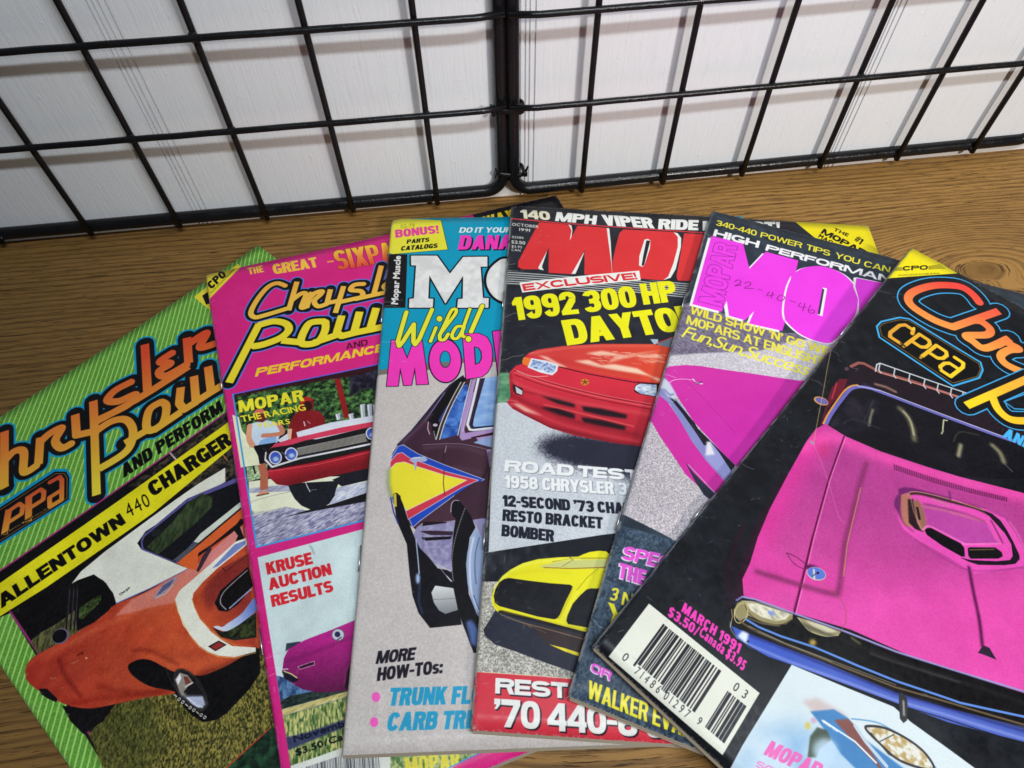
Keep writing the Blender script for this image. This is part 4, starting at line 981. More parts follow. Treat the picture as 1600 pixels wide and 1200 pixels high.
    body = [(180, 860), (200, 770), (250, 690), (330, 610), (380, 560), (520, 390), (640, 240), (740, 130), (860, 40), (888, 70), (1040, 60), (1210, -40), (1800, -40), (1900, 1500), (940, 1400), (700, 1500), (440, 1500), (300, 1400), (190, 1200), (155, 1060), (168, 920)]
    top = g.mask([(100, 20), (860, 30), (888, 76), (1045, 66), (1200, 44), (1900, 0), (1900, 1700), (100, 1700)])
    g.poly(body, grad=((62, 36, 54), (300, 600), (76, 48, 62), (900, 900)), clip=top)
    g.line([(250, 690), (380, 560), (520, 390), (640, 240), (740, 130), (860, 45)], 16, (38, 38, 74), clip=top)
    g.poly([(510, 465), (600, 350), (720, 170), (800, 80), (870, 55), (900, 75), (830, 140), (720, 330), (640, 480), (606, 640), (570, 560), (560, 480)], (20, 18, 24), clip=top)
    g.line([(505, 465), (600, 330), (690, 200)], 5, (140, 160, 210), clip=top); g.poly([(630, 460), (700, 340), (740, 290), (700, 400), (640, 480)], (60, 60, 130), clip=top)
    g.poly([(870, 130), (905, 125), (905, 230), (870, 330), (805, 600), (640, 640), (690, 470), (790, 250)], (54, 100, 196), clip=top); g.noisy([(870, 130), (905, 125), (905, 230), (870, 330), (805, 600), (640, 640), (690, 470), (790, 250)], (30, 64, 150), (96, 150, 226), 18, 18, 44, clip=top, a=.7)
    for dx in (0, 18, 34): g.line([(842 + dx, 102), (740 + dx, 290), (660 + dx, 470), (608 + dx, 640)], 7, (228, 230, 214) if dx != 18 else (60, 56, 50), sm=True, clip=top)
    g.line([(790, 260), (850, 290), (880, 240)], 4, (20, 30, 70), sm=True); g.line([(690, 500), (740, 520), (800, 510)], 4, (20, 30, 70), sm=True)
    g.line([(938, 80), (880, 300), (812, 600)], 8, (222, 226, 234), clip=top)
    g.poly([(950, 76), (985, 72), (920, 340), (870, 540), (880, 580), (1200, 530), (1500, 480), (1500, 620), (1200, 600), (1150, 620), (1010, 660), (980, 620), (850, 650), (828, 620), (850, 420)], (176, 146, 200), clip=top)
    g.poly([(935, 620), (1200, 560), (1400, 520), (1400, 540), (1200, 590), (940, 630)], (62, 16, 26)); g.poly([(960, 670), (1020, 640), (1180, 600), (1400, 560), (1400, 700), (1150, 720), (1040, 690)], (150, 170, 214))
    g.poly([(1070, 60), (1190, 44), (1500, 20), (1500, 480), (1160, 512), (950, 532), (965, 430)], (140, 178, 228), clip=top); g.noisy([(1070, 60), (1190, 44), (1500, 20), (1500, 480), (1160, 512), (950, 532), (965, 430)], (110, 150, 214), (176, 206, 242), 40, 16, 45, a=.6, clip=top)
    g.line([(1045, 66), (1000, 260), (940, 500), (960, 530), (1160, 512), (1400, 480)], 14, (26, 34, 70), clip=top)
    g.line([(1005, 72), (960, 270), (902, 500), (925, 548), (960, 552), (1160, 528), (1400, 500)], 22, (226, 230, 240), clip=top)
    g.line([(480, 690), (700, 680), (860, 684), (1080, 730)], 5, (150, 130, 150), sm=True); g.line([(690, 700), (670, 870), (680, 1160)], 5, (26, 14, 24)); g.line([(705, 700), (690, 760)], 6, (190, 180, 190))
    g.line([(535, 475), (530, 540), (548, 590)], 8, (206, 170, 190)); g.ell((600, 505), 22, 14, (196, 180, 196)); g.line([(585, 560), (605, 640)], 5, (200, 200, 210))
    g.poly([(1080, 735), (1400, 700), (1400, 1000), (1110, 900)], (176, 150, 196)); g.poly([(1140, 850), (1400, 800), (1400, 1300), (1090, 1230), (1100, 980)], (24, 20, 26))
    for P_, w_, c_, a_, b_ in (([(300, 660), (450, 520), (560, 400)], 30, (104, 74, 96), .7, 12), ([(500, 720), (700, 705), (860, 712), (1060, 770)], 26, (100, 74, 92), .6, 12), ([(780, 900), (950, 930), (1060, 960)], 30, (96, 66, 84), .6, 14), ([(1100, 760), (1090, 900), (1050, 1000)], 20, (34, 18, 30), .7, 10), ([(700, 1200), (900, 1150), (1050, 1120)], 40, (48, 26, 42), .7, 16), ([(960, 200), (900, 420), (860, 560)], 12, (214, 190, 226), .7, 4)):
        g.line(P_, w_, c_, sm=True, a=a_, blur=b_, clip=top)
    WH = (222, 224, 240)
    def st(P, c): g.poly(P, c); g.line(P, 6, WH, closed=True, a=.85)
    st([(188, 815), (250, 705), (300, 690), (440, 775), (680, 875), (1060, 1015), (948, 1085), (780, 1165), (456, 1404), (390, 1464), (330, 1330), (190, 1200)], (34, 74, 190))
    st([(178, 850), (240, 775), (290, 762), (360, 812), (690, 938), (1005, 1022), (850, 1090), (345, 1390), (320, 1300), (178, 1100)], (212, 56, 78))
    st([(165, 925), (230, 862), (310, 850), (420, 890), (690, 975), (895, 1022), (672, 1140), (330, 1308), (270, 1210), (215, 1180), (180, 1160), (160, 1060)], (242, 228, 54))
    g.line([(165, 925), (160, 1050), (190, 1190)], 40, (150, 160, 120), blur=10, a=.7); g.line([(684, 930), (676, 1050), (690, 1165)], 7, (110, 40, 40)); g.poly([(205, 1150), (240, 1140), (275, 1170), (280, 1240), (215, 1240)], (30, 26, 20)); g.line([(215, 1150), (222, 1240)], 12, (200, 180, 40))
    g.poly([(355, 835), (400, 805), (500, 800), (530, 830), (500, 850), (430, 845), (420, 930), (410, 930), (400, 862)], (170, 180, 214)); g.line([(380, 815), (460, 810)], 6, (240, 240, 244))
    g.view(560, 760, 5)
    g.poly([(455, 320), (500, 285), (690, 290), (770, 262), (900, 250), (1060, 250), (1060, 480), (990, 480), (940, 350), (850, 180), (780, 400), (730, 660), (620, 625), (560, 565), (500, 520), (430, 380)], (150, 144, 186))
    g.noisy([(480, 300), (770, 262), (730, 660), (620, 625), (500, 520)], (128, 122, 166), (172, 166, 200), 10, 10, 46, a=.8)
    g.poly([(480, 350), (560, 345), (740, 352), (735, 382), (560, 380)], (60, 40, 58)); g.poly([(490, 400), (730, 390), (720, 412), (520, 425)], (26, 22, 30)); g.poly([(478, 290), (505, 275), (500, 310), (690, 285), (690, 278), (520, 275)], (34, 24, 34))
    g.poly([(750, 70), (900, -30), (1060, -60), (1060, 250), (960, 250), (890, 262), (800, 130), (760, 250), (725, 180), (725, 130)], (70, 44, 60))
    g.poly([(275, 60), (300, 48), (322, 75), (350, 140), (400, 300), (440, 400), (480, 480), (560, 565), (620, 640), (735, 660), (770, 900), (808, 1080), (560, 1106), (470, 990), (422, 850), (400, 690), (378, 452), (300, 270), (285, 170)], (26, 24, 32))
    g.line([(252, 90), (275, 200), (310, 290)], 10, (60, 70, 150)); g.poly([(275, 60), (296, 56), (300, 160), (280, 158)], (214, 190, 50))
    g.line([(450, 415), (465, 560), (475, 680)], 9, (190, 206, 236), a=.9); g.ell((465, 720), 16, 42, (170, 196, 240), blur=6); g.line([(480, 760), (470, 900), (500, 990)], 14, (60, 76, 120), blur=6, a=.8)
    g.line([(515, 410), (560, 540), (640, 640), (720, 740)], 4, (190, 186, 206)); g.line([(620, 610), (725, 665)], 8, (200, 196, 214)); g.line([(690, 700), (730, 742)], 7, (220, 214, 226))
    g.poly([(570, 830), (600, 775), (742, 795), (778, 965), (680, 996), (630, 970), (590, 910)], grad=((226, 228, 228), (640, 780), (134, 136, 142), (670, 990))); g.line([(575, 885), (760, 875)], 4, (120, 120, 130))
    g.poly([(722, 150), (745, 108), (785, 110), (830, 160), (880, 230), (915, 320), (870, 400), (842, 600), (862, 840), (915, 970), (980, 1080), (1010, 1300), (900, 1300), (790, 1010), (745, 800), (725, 560), (742, 370), (760, 250), (735, 230)], (24, 22, 28))
    g.ring((0, 0), 1, 1, 1); g.line([(722, 200), (728, 140), (750, 110), (785, 112)], 5, (200, 190, 206), sm=True)
    for k in range(46):
        t = k / 45; x = 832 - 105 * math.sin(t * 1.9) ** 1.0 + (0 if t < .7 else (t - .7) * 30); y = 172 + 560 * t; g.ell((x, y), 5, 3.4, (200, 198, 206), a=.8)
    g.poly([(918, 318), (880, 390), (850, 520), (842, 620), (852, 760), (880, 880), (925, 1000), (990, 1085), (1060, 1100), (1060, 480), (990, 470), (950, 380)], (156, 174, 212)); g.line([(900, 400), (872, 560), (880, 800), (940, 980)], 12, (216, 226, 240), sm=True, blur=3); g.line([(945, 400), (915, 520), (910, 640), (920, 760)], 10, (96, 112, 150), sm=True, a=.8); g.line([(900, 850), (940, 960)], 8, (50, 80, 150), a=.8)
    g.poly([(842, 1060), (880, 1040), (950, 1130), (960, 1200), (930, 1260), (880, 1230)], (84, 110, 170), blur=10)
    g.view(480, 960, 5)
    g.text('MORE', (533, 388), (836, 357), (556, 286), (34, 30, 42), bold=.11, track=.06); g.text('HOW-TOs:', (543, 522), (1056, 458), (556, 416), (34, 30, 42), bold=.11, track=.06)
    g.ell((537, 645), 34, 39, (248, 96, 196)); g.ell((523, 842), 33, 38, (248, 96, 196))
    CY = (36, 160, 205)
    g.text('TRUNK FLOORS', (630, 715), (1640, 690), (655, 574), CY, bold=.12, track=.07); g.text('CARB TRICKS', (615, 912), (1560, 884), (645, 766), CY, bold=.12, track=.07)
    rg = np.random.default_rng(8)
    for k in range(140):
        x, y = rg.uniform(30, 400), rg.uniform(-1900, 1050); g.line([(x, y), (x + rg.uniform(-9, 9), y + rg.uniform(-6, 6))], rg.uniform(1.5, 4), (70, 60, 60), a=rg.uniform(.3, .9))
    g.tone(g.mask([(560, 590), (900, 560), (1000, 1300), (500, 1300)]), .03, 60, 3)
    return g.finish('cover_teal_print', 1.0, dict(spine=.30, scuffs=130, edge=(225, 220, 214)))

# ------------------------------------------------------------------ cover 4: black with red title, red coupe and yellow car
def cover_black_red():
    K = (40, 42, 52)
    g = Cover(3, K); g.view(0, 0, 1)
    g.noisy([(700, 250), (1500, 250), (1500, 620), (700, 640)], (36, 37, 46), (46, 48, 58), 30, 30, 51)
    g.poly([(1222, 330), (1400, 330), (1420, 420), (1290, 385)], (244, 226, 20)); g.view(1280, 300, 5)
    g.text('THE', (108, 300), (222, 350), (122, 278), (24, 22, 20), bold=.04, track=.15); g.text('#1', (270, 375), (320, 412), (300, 338), (24, 22, 20), bold=.08); g.text('MOPAR', (10, 320), (350, 500), (38, 285), (24, 22, 20), bold=.12, track=.10); g.text('MAGAZINE', (-10, 352), (240, 500), (8, 325), (24, 22, 20), bold=.04, track=.14)
    g.view(790, 300, 5)
    CR = (232, 226, 200); W = (240, 241, 238)
    g.text('140', (120, 206), (352, 222), (112, 136), CR, bold=.13, track=.05); g.text('MPH', (385, 226), (706, 256), (400, 155), W, bold=.14, track=.05); g.text('VIPER', (770, 260), (1166, 286), (745, 176), W, bold=.14, track=.04); g.text('RIDE', (1190, 290), (1506, 300), (1198, 210), W, bold=.14, track=.04); g.text('REPORT!', (1540, 302), (2150, 308), (1540, 226), W, bold=.14, track=.05)
    R = (226, 54, 58)
    g.line([(45, 208), (400, 240), (900, 275), (1540, 318), (1900, 345)], 10, (216, 60, 66))
    Mr = [(262, 236), (492, 254), (515, 300), (500, 380), (562, 262), (790, 280), (805, 400), (826, 560), (832, 655), (690, 655), (615, 642), (617, 455), (520, 642), (335, 632), (338, 430), (262, 604), (130, 604), (96, 585), (100, 540)]
    Or = [(920, 292), (1310, 312), (1345, 350), (1345, 430), (1310, 560), (1270, 660), (1230, 690), (860, 662), (832, 630), (835, 540), (862, 420), (890, 320)]
    g.poly([(490, 252), (515, 262), (522, 300), (512, 375), (498, 380), (497, 300)], W); g.poly([(784, 280), (810, 284), (822, 400), (834, 640), (806, 640), (800, 450)], W)
    g.poly([(1300, 312), (1345, 322), (1372, 360), (1370, 430), (1330, 600), (1290, 670), (1230, 690), (1280, 620), (1340, 430)], W); g.poly(Mr, R)
    g.poly([(335, 440), (330, 470), (285, 590), (300, 612), (262, 604), (255, 590)], W); g.poly([(332, 440), (335, 612), (300, 612), (285, 580)], K); g.poly([(612, 470), (612, 500), (545, 640), (515, 640)], W); g.poly([(612, 480), (612, 640), (548, 640)], K)
    g.poly(Or, R); inn = [(1085, 372), (1110, 366), (1132, 378), (1128, 440), (1085, 570), (1068, 584), (1042, 575), (1045, 500)]; g.poly(inn, W); g.poly([(1100, 378), (1130, 380), (1082, 572), (1062, 578), (1075, 500)], K)
    g.poly([(1395, 322), (1700, 340), (1700, 700), (1345, 692), (1335, 660)], R)
    g.poly([(-10, 608), (100, 618), (330, 645), (700, 672), (1450, 706), (1800, 720), (1800, 860), (1430, 830), (1000, 790), (600, 780), (300, 745), (-10, 725)], (52, 54, 60)); g.stripes([(-10, 608), (100, 618), (330, 645), (700, 672), (1450, 706), (1800, 720), (1800, 860), (1430, 830), (1000, 790), (600, 780), (300, 745), (-10, 725)], (100, 640), (500, 670), (100, 657), .42, (186, 190, 192))
    for (s_, a, b, c, bb) in (('OCTOBER', (48, 262), (258, 283), (50, 240), .03), ('1991', (105, 303), (190, 311), (107, 281), .03), ('02586', (48, 360), (140, 367), (50, 342), .02), ('$3.50', (43, 401), (152, 411), (46, 376), .09), ('$3.95', (45, 433), (128, 441), (47, 414), .02), ('CAN', (45, 459), (115, 466), (47, 441), .02)):
        g.text(s_, a, b, c, (214, 214, 210), bold=bb, track=.14)
    g.poly([(108, 708), (1045, 614), (1056, 690), (130, 786)], W); g.text('EXCLUSIVE!', (142, 774), (1034, 682), (126, 720), (222, 46, 54), bold=.13, track=.08)
    Y = (243, 238, 24)
    g.text('1992', (72, 1006), (577, 950), (42, 828), Y, bold=.115, track=.05); g.text('300', (622, 946), (1036, 896), (592, 776), Y, bold=.115, track=.05); g.text('HP', (1078, 882), (1352, 852), (1044, 718), Y, bold=.115, track=.05)
    g.text('DAYTONA', (482, 1200), (1740, 1036), (432, 1004), Y, bold=.12, track=.035)
    g.view(760, 500, 5)
    g.noisy([(60, 412), (300, 415), (320, 700), (60, 700)], (72, 132, 96), (118, 172, 132), 20, 12, 52, blur=4)
    g.noisy([(60, 648), (400, 640), (1300, 640), (1400, 1500), (1400, 2300), (0, 2300)], (190, 196, 206), (216, 221, 228), 2.5, 2.5, 53)
    # shadow under the coupe, dithered edge
    sh = g.mask([(380, 960), (560, 905), (660, 890), (900, 920), (1300, 950), (1500, 1300), (1150, 1240), (900, 1180), (640, 1130), (430, 1040)], blur=60)
    n = g.vnoise(3.2, 3.2, 54, 0, 1); m = np.clip((sh * 1.15 - .12 + n * .07) * 1.35, 0, 1).astype(np.float32); g.paint(None, (40, 40, 58), 1.0, mask=(m * .97, 0, 0))
    car = [(160, 645), (188, 595), (176, 440), (185, 405), (230, 358), (285, 340), (290, 300), (330, 258), (400, 232), (600, 203), (900, 186), (1300, 188), (1420, 212), (1700, 230), (1700, 1000), (1190, 985), (1000, 962), (700, 905), (500, 845), (300, 745), (200, 690)]
    g.poly(car, grad=((216, 46, 66), (700, 480), (176, 34, 52), (700, 900))); cc = g.mask(car)
    g.poly([(320, 272), (400, 232), (600, 203), (900, 186), (1300, 188), (1700, 230), (1700, 520), (1340, 495), (900, 425), (570, 362), (440, 300)], grad=((212, 62, 60), (600, 250), (224, 74, 50), (1300, 400)), clip=cc)
    CRM = (250, 216, 190)
    for P, a in (([(770, 262), (900, 240), (960, 250), (1110, 285), (900, 276)], .85), ([(680, 320), (800, 312), (900, 352), (1000, 345), (1180, 378), (1290, 440), (1180, 420), (1000, 392), (850, 365)], .95), ([(400, 272), (480, 290), (560, 335), (640, 372), (560, 362), (470, 310)], .9), ([(1180, 280), (1330, 262), (1390, 300), (1200, 296)], .7), ([(1150, 300), (1300, 320), (1390, 310), (1300, 335)], .7), ([(1260, 430), (1400, 470), (1340, 480)], .8), ([(1000, 285), (1150, 262), (1400, 232), (1170, 275), (940, 340)], .6), ([(200, 650), (260, 655), (440, 750), (300, 715)], .8)):
        g.poly(P, CRM, a=a, blur=7, clip=cc)
    rg = np.random.default_rng(3)
    for k in range(26):
        x, y = rg.uniform(760, 1380), rg.uniform(240, 340); g.line([(x, y), (x + rg.uniform(20, 90), y + rg.uniform(-6, 14))], rg.uniform(2, 6), CRM, a=.7, clip=cc)
    g.line([(570, 366), (800, 422), (1150, 486), (1340, 498), (1500, 510)], 8, (60, 10, 16), clip=cc)
    for (o, w, c, a) in ((0, 5, (90, 12, 22), .9), (14, 6, (240, 130, 130), .7), (34, 5, (90, 12, 22), .9), (-8, 4, (250, 180, 170), .6)): g.line([(220, 395 + o), (400, 460 + o), (560, 508 + o), (900, 592 + o), (1290, 665 + o)], w, c, a=a, sm=True, clip=cc)
    g.line([(240, 400), (350, 440), (480, 438)], 6, (250, 190, 180), sm=True, a=.8, clip=cc)
    for P, b in (([(420, 590), (560, 615), (690, 655), (690, 685), (560, 655), (480, 620)], 8), ([(745, 672), (900, 690), (1100, 740), (1090, 772), (900, 745), (760, 712)], 8), ([(420, 678), (560, 690), (690, 735), (690, 775), (560, 740), (470, 705)], 8), ([(740, 758), (900, 780), (1090, 830), (1080, 862), (900, 830), (760, 800)], 8)): g.poly(P, (36, 18, 30), blur=b, clip=cc)
    g.line([(300, 560), (500, 600), (690, 640)], 18, (130, 22, 36), a=.5, blur=8, clip=cc); g.line([(450, 660), (700, 720), (1150, 830)], 10, (236, 96, 90), a=.8, blur=3, clip=cc); g.line([(200, 690), (500, 835), (1000, 955), (1190, 980)], 24, (120, 20, 34), a=.7, blur=8, clip=cc)
    for P_, w_, c_, a_, b_ in (([(190, 470), (400, 560), (700, 640), (1290, 740)], 22, (240, 92, 96), .55, 12), ([(200, 590), (420, 690), (720, 800), (1190, 900)], 26, (120, 18, 34), .55, 14), ([(230, 640), (500, 780), (800, 870), (1190, 950)], 12, (236, 88, 92), .55, 7), ([(185, 420), (200, 520), (190, 600)], 18, (120, 20, 36), .6, 8), ([(340, 262), (600, 222), (900, 204), (1300, 204)], 14, (240, 120, 100), .6, 7), ([(500, 300), (800, 360), (1200, 450)], 30, (190, 40, 40), .35, 16)):
        g.line(P_, w_, c_, sm=True, a=a_, blur=b_, clip=cc)
    g.poly([(1280, 150), (1340, 150), (1345, 185), (1310, 190)], (170, 190, 206)); g.poly([(1330, 190), (1460, 130), (1500, 140), (1500, 230), (1380, 205)], (110, 120, 136)); g.line([(1330, 182), (1470, 128)], 6, (210, 60, 60))
    g.poly([(292, 288), (352, 300), (325, 362), (282, 342), (280, 320)], (240, 120, 44)); g.poly([(350, 298), (470, 318), (562, 352), (552, 400), (515, 432), (420, 410), (322, 370)], (226, 232, 242)); g.noisy([(362, 310), (470, 330), (545, 360), (535, 395), (505, 418), (340, 366)], (104, 130, 186), (214, 226, 246), 6, 4, 55)
    g.poly([(1150, 542), (1165, 510), (1195, 490), (1340, 502), (1500, 520), (1500, 620), (1310, 600), (1190, 578), (1158, 562)], (60, 20, 26)); g.noisy([(1156, 542), (1170, 512), (1200, 497), (1330, 506), (1330, 598), (1200, 574)], (150, 168, 206), (230, 236, 246), 8, 6, 56)
    g.poly([(205, 500), (285, 535), (285, 592), (228, 580), (208, 550)], (60, 24, 32)); g.poly([(225, 512), (280, 548), (280, 586), (235, 570)], (206, 210, 218)); g.line([(225, 512), (280, 548)], 8, (40, 30, 40))
    g.ell((770, 485), 33, 26, (214, 130, 50)); [g.line([(770, 485), (770 + 26 * math.cos(a), 485 + 20 * math.sin(a))], 6, (90, 40, 20)) for a in np.radians([-90, -18, 54, 126, 198])]
    g.view(760, 700, 6)
    SH = (140, 146, 158); WW = (240, 242, 244)
    g.text('ROAD TEST', (166, 218), (1440, 312), (178, 112), WW, bold=.15, track=.05, out=[(.01, SH, (6, 6))]); g.text('1958 CHRYSLER 300', (170, 372), (1500, 455), (172, 254), WW, bold=.10, track=.05, out=[(.02, SH, (6, 5))])
    NV = (34, 38, 54)
    g.text("12-SECOND '73 CHALLENGER", (152, 546), (1800, 660), (150, 440), NV, bold=.12, track=.04); g.text('RESTO BRACKET', (148, 682), (1092, 758), (156, 574), NV, bold=.12, track=.04); g.text('BOMBER', (140, 826), (633, 880), (148, 716), NV, bold=.12, track=.04)
    g.view(740, 860, 6)
    g.poly([(60, 25), (140, 18), (1200, -145), (1500, -180), (1500, 300), (60, 292)], (32, 33, 42)); g.noisy([(60, 25), (140, 18), (700, -60), (700, 292), (60, 292)], (30, 31, 40), (74, 78, 88), 16, 24, 57, a=.45)
    g.noisy([(60, 290), (300, 300), (300, 600), (1500, 700), (1500, 1300), (0, 1300)], (132, 128, 122), (222, 218, 208), 2.6, 2.6, 58, gain=.38)
    g.poly([(205, 560), (250, 590), (1100, 770), (1100, 1180), (930, 1140), (700, 1062), (400, 950), (200, 882), (105, 800), (92, 740), (150, 655)], (44, 46, 62)); g.poly([(560, 690), (1100, 810), (1100, 960), (985, 955), (720, 885), (600, 800)], (58, 44, 46), blur=14)
    g.poly([(170, 440), (185, 380), (215, 320), (270, 240), (350, 178), (460, 120), (600, 82), (800, 64), (980, 58), (1030, 35), (1090, 14), (1180, 3), (1240, 8), (1268, 30), (1400, 60), (1200, 790), (1050, 765), (900, 740), (600, 668), (300, 592), (240, 586), (195, 545), (172, 490)], (240, 232, 34))
    g.poly([(600, 150), (760, 112), (900, 85), (1400, 78), (1400, 165), (1100, 168), (680, 168)], (206, 208, 128), blur=8); g.poly([(240, 585), (230, 565), (270, 560), (1040, 762), (1100, 780), (1100, 800), (1040, 790)], (30, 28, 34))
    g.line([(658, 160), (900, 170), (1250, 158)], 8, (140, 84, 34), a=.9); g.line([(740, 105), (870, 84), (940, 72), (1250, 72)], 6, (120, 96, 30), a=.9); g.line([(930, 90), (830, 150)], 4, (110, 100, 40)); g.line([(1170, 168), (1060, 260), (970, 370)], 5, (150, 140, 30)); g.line([(905, 66), (935, 90)], 8, (80, 60, 40))
    for P_, w_, c_, a_, b_ in (([(200, 350), (280, 250), (460, 140), (700, 95), (1000, 80)], 16, (252, 248, 120), .7, 8), ([(930, 340), (880, 480), (800, 640)], 14, (196, 184, 20), .7, 6), ([(980, 380), (900, 520), (850, 660)], 10, (250, 246, 110), .7, 5), ([(190, 470), (260, 560), (600, 640), (1040, 750)], 10, (196, 180, 24), .7, 4), ([(340, 220), (600, 190), (900, 210)], 30, (222, 210, 30), .6, 14)):
        g.line(P_, w_, c_, sm=True, a=a_, blur=b_)
    KK = (30, 31, 38)
    g.poly([(188, 430), (205, 360), (240, 300), (285, 268), (330, 258), (500, 282), (700, 306), (905, 322), (926, 335), (920, 362), (862, 480), (810, 600), (785, 636), (755, 646), (600, 620), (400, 565), (240, 522), (200, 490)], KK)
    g.poly([(870, 660), (880, 610), (930, 500), (1000, 420), (1060, 366), (1100, 356), (1300, 360), (1200, 740), (1060, 722), (885, 690)], KK)
    g.line([(250, 600), (470, 680), (700, 740), (1030, 832)], 5, (196, 168, 120), a=.85); g.line([(290, 630), (520, 700), (680, 775)], 4, (160, 130, 96), a=.7); g.poly([(705, 880), (850, 915), (990, 960), (985, 992), (860, 950)], (240, 220, 40)); g.line([(480, 680), (540, 720)], 10, (140, 90, 60), blur=3)
    g.view(720, 960, 5)
    g.poly([(100, 448), (155, 450), (860, 502), (1700, 560), (1700, 1200), (80, 1000)], (218, 54, 72)); g.line([(100, 446), (155, 449), (860, 501), (1700, 560)], 6, (236, 214, 180))
    SD = (44, 30, 44)
    g.text('RESTORING', (268, 618), (1490, 702), (272, 496), W, bold=.15, track=.05, out=[(.01, SD, (9, 11))]); g.text("'70 440-6 CUDA", (256, 874), (2080, 1000), (262, 656), W, bold=.11, track=.04, out=[(.01, SD, (10, 11))])
    g.tone(g.mask([(760, 520), (1500, 520), (1500, 1046), (740, 1046)]), .035, 60, 4)
    return g.finish('cover_black_red_print', 1.0, dict(spine=.85, scuffs=300, edge=(206, 204, 196), rim=(176, 172, 158)))

# ------------------------------------------------------------------ cover 5: slate blue with magenta title
def cover_slate():
    g = Cover(4, (48, 60, 72)); g.view(0, 0, 1)
    g.noisy([(850, 300), (2000, 300), (2000, 1700), (800, 1600)], (42, 52, 64), (56, 68, 82), 26, 26, 61)
    g.view(1000, 460, 5.333)
    g.noisy([(260, 95), (420, 70), (700, 160), (1200, 320), (1700, 330), (1700, 900), (200, 560)], (96, 88, 112), (142, 134, 154), 8, 2.4, 62, rot=.5, gain=.34)
    g.noisy([(150, 520), (500, 490), (760, 480), (1000, 470), (1300, 380), (1700, 360), (1700, 760), (200, 620)], (182, 176, 190), (226, 220, 226), 3, 2.5, 63, gain=.36, blur=6)
    g.view(940, 660, 6)
    g.noisy([(160, -200), (560, -400), (1500, -300), (1500, 1130), (690, 1112), (180, 850), (100, 700)], (150, 142, 154), (226, 218, 222), 2.0, 2.0, 64, gain=.34)
    g.view(1000, 460, 5.333)
    PK = (214, 52, 182)
    g.poly([(60, 1000), (115, 895), (155, 785), (300, 1000), (560, 1400), (790, 1650), (1060, 1900), (700, 1800), (380, 1500), (160, 1173)], (206, 46, 160))
    g.view(940, 660, 6)
    g.poly([(500, -160), (740, 0), (850, 185), (960, 335), (1145, 540), (1300, 700), (1062, 662), (930, 520), (820, 400), (700, 210), (590, 0), (520, -130)], (206, 46, 160)); g.poly([(785, 375), (860, 470), (1000, 610), (1062, 664), (1010, 720), (960, 680), (880, 560)], (46, 50, 66)); g.line([(815, 398), (940, 530), (1062, 662)], 8, (190, 170, 200))
    g.poly([(470, -320), (640, -170), (745, 0), (850, 182), (960, 332), (1145, 538), (1300, 640), (1300, 500), (1215, 452), (1050, 250), (900, 60), (780, -120), (600, -330)], (134, 136, 196))
    g.poly([(560, -330), (700, -200), (870, 0), (905, 60), (1255, 404), (1215, 456), (1090, 330), (1010, 210), (960, 215), (900, 120), (760, -80)], (34, 32, 46)); g.poly([(1000, 185), (1020, 180), (1100, 280), (1215, 455), (1150, 520), (980, 340), (960, 300), (985, 280)], (150, 152, 208)); g.poly([(985, 180), (1015, 180), (1060, 300), (975, 310)], (226, 222, 232), blur=5)
    g.view(1000, 460, 5.333)
    hood = [(180, 652), (205, 612), (260, 598), (380, 588), (500, 596), (640, 618), (900, 655), (1340, 720), (1600, 700), (1300, 1300), (800, 1430), (660, 1290), (453, 1067), (330, 880), (240, 745)]
    g.poly(hood, grad=((212, 50, 166), (400, 700), (204, 42, 168), (700, 1100))); hc = g.mask(hood)
    g.poly([(160, 680), (200, 690), (250, 740), (300, 830), (290, 880), (230, 850), (190, 790), (150, 760)], (206, 208, 230), blur=6); g.line([(200, 790), (250, 840), (280, 830)], 12, (110, 120, 180), blur=4)
    g.line([(370, 700), (560, 900), (800, 1160)], 3, (140, 30, 110), a=.8); g.line([(240, 738), (280, 715), (350, 705), (430, 712)], 5, (250, 190, 236), sm=True); g.line([(440, 705), (470, 740), (520, 745)], 10, (216, 208, 228)); g.line([(455, 728), (480, 748), (515, 725)], 6, (60, 50, 90)); g.line([(185, 655), (300, 695)], 3, (245, 200, 235))
    g.view(1090, 320, 5)
    W = (242, 240, 244); MG = (240, 62, 232)
    M = [(108, 243), (355, 302), (405, 500), (532, 366), (787, 435), (768, 520), (735, 520), (688, 900), (662, 985), (402, 927), (442, 830), (372, 902), (245, 866), (228, 750), (188, 836), (-40, 776)]
    O = [(930, 478), (1050, 500), (1160, 560), (1240, 660), (1252, 760), (1225, 870), (1140, 980), (1045, 1074), (950, 1070), (820, 1020), (720, 940), (678, 870), (680, 760), (715, 610), (790, 510)]
    g.poly([(x - 26, y + 12) for x, y in M], W); g.poly(M, MG)
    g.poly([(x - 16, y + 2) for x, y in O], W, sm=True); g.poly([(x + 18, y + 6) for x, y in O], W, sm=True); g.poly(O, MG, sm=True)
    g.poly([(x, y) for x, y in M[4:9]], MG); g.line([(788, 438), (770, 520)], 3, (120, 30, 110))
    g.poly([(1218, 570), (1240, 566), (1600, 640), (1500, 1000), (1250, 880), (1256, 740), (1216, 640)], W); g.poly([(1240, 572), (1600, 640), (1500, 1000), (1262, 850), (1258, 730), (1232, 640)], MG)
    g.poly([(978, 645), (1012, 655), (975, 872), (938, 858)], W); g.poly([(975, 655), (990, 660), (955, 858), (938, 852)], (56, 52, 80))
    g.text('MOPAR', (192, 800), (312, 326), (8, 752), None, bold=.10, track=.02, out=[(.022, (110, 24, 120))]); g.text('MOPAR', (192, 800), (312, 326), (8, 752), MG, bold=.10, track=.02)
    INK = (110, 30, 110)
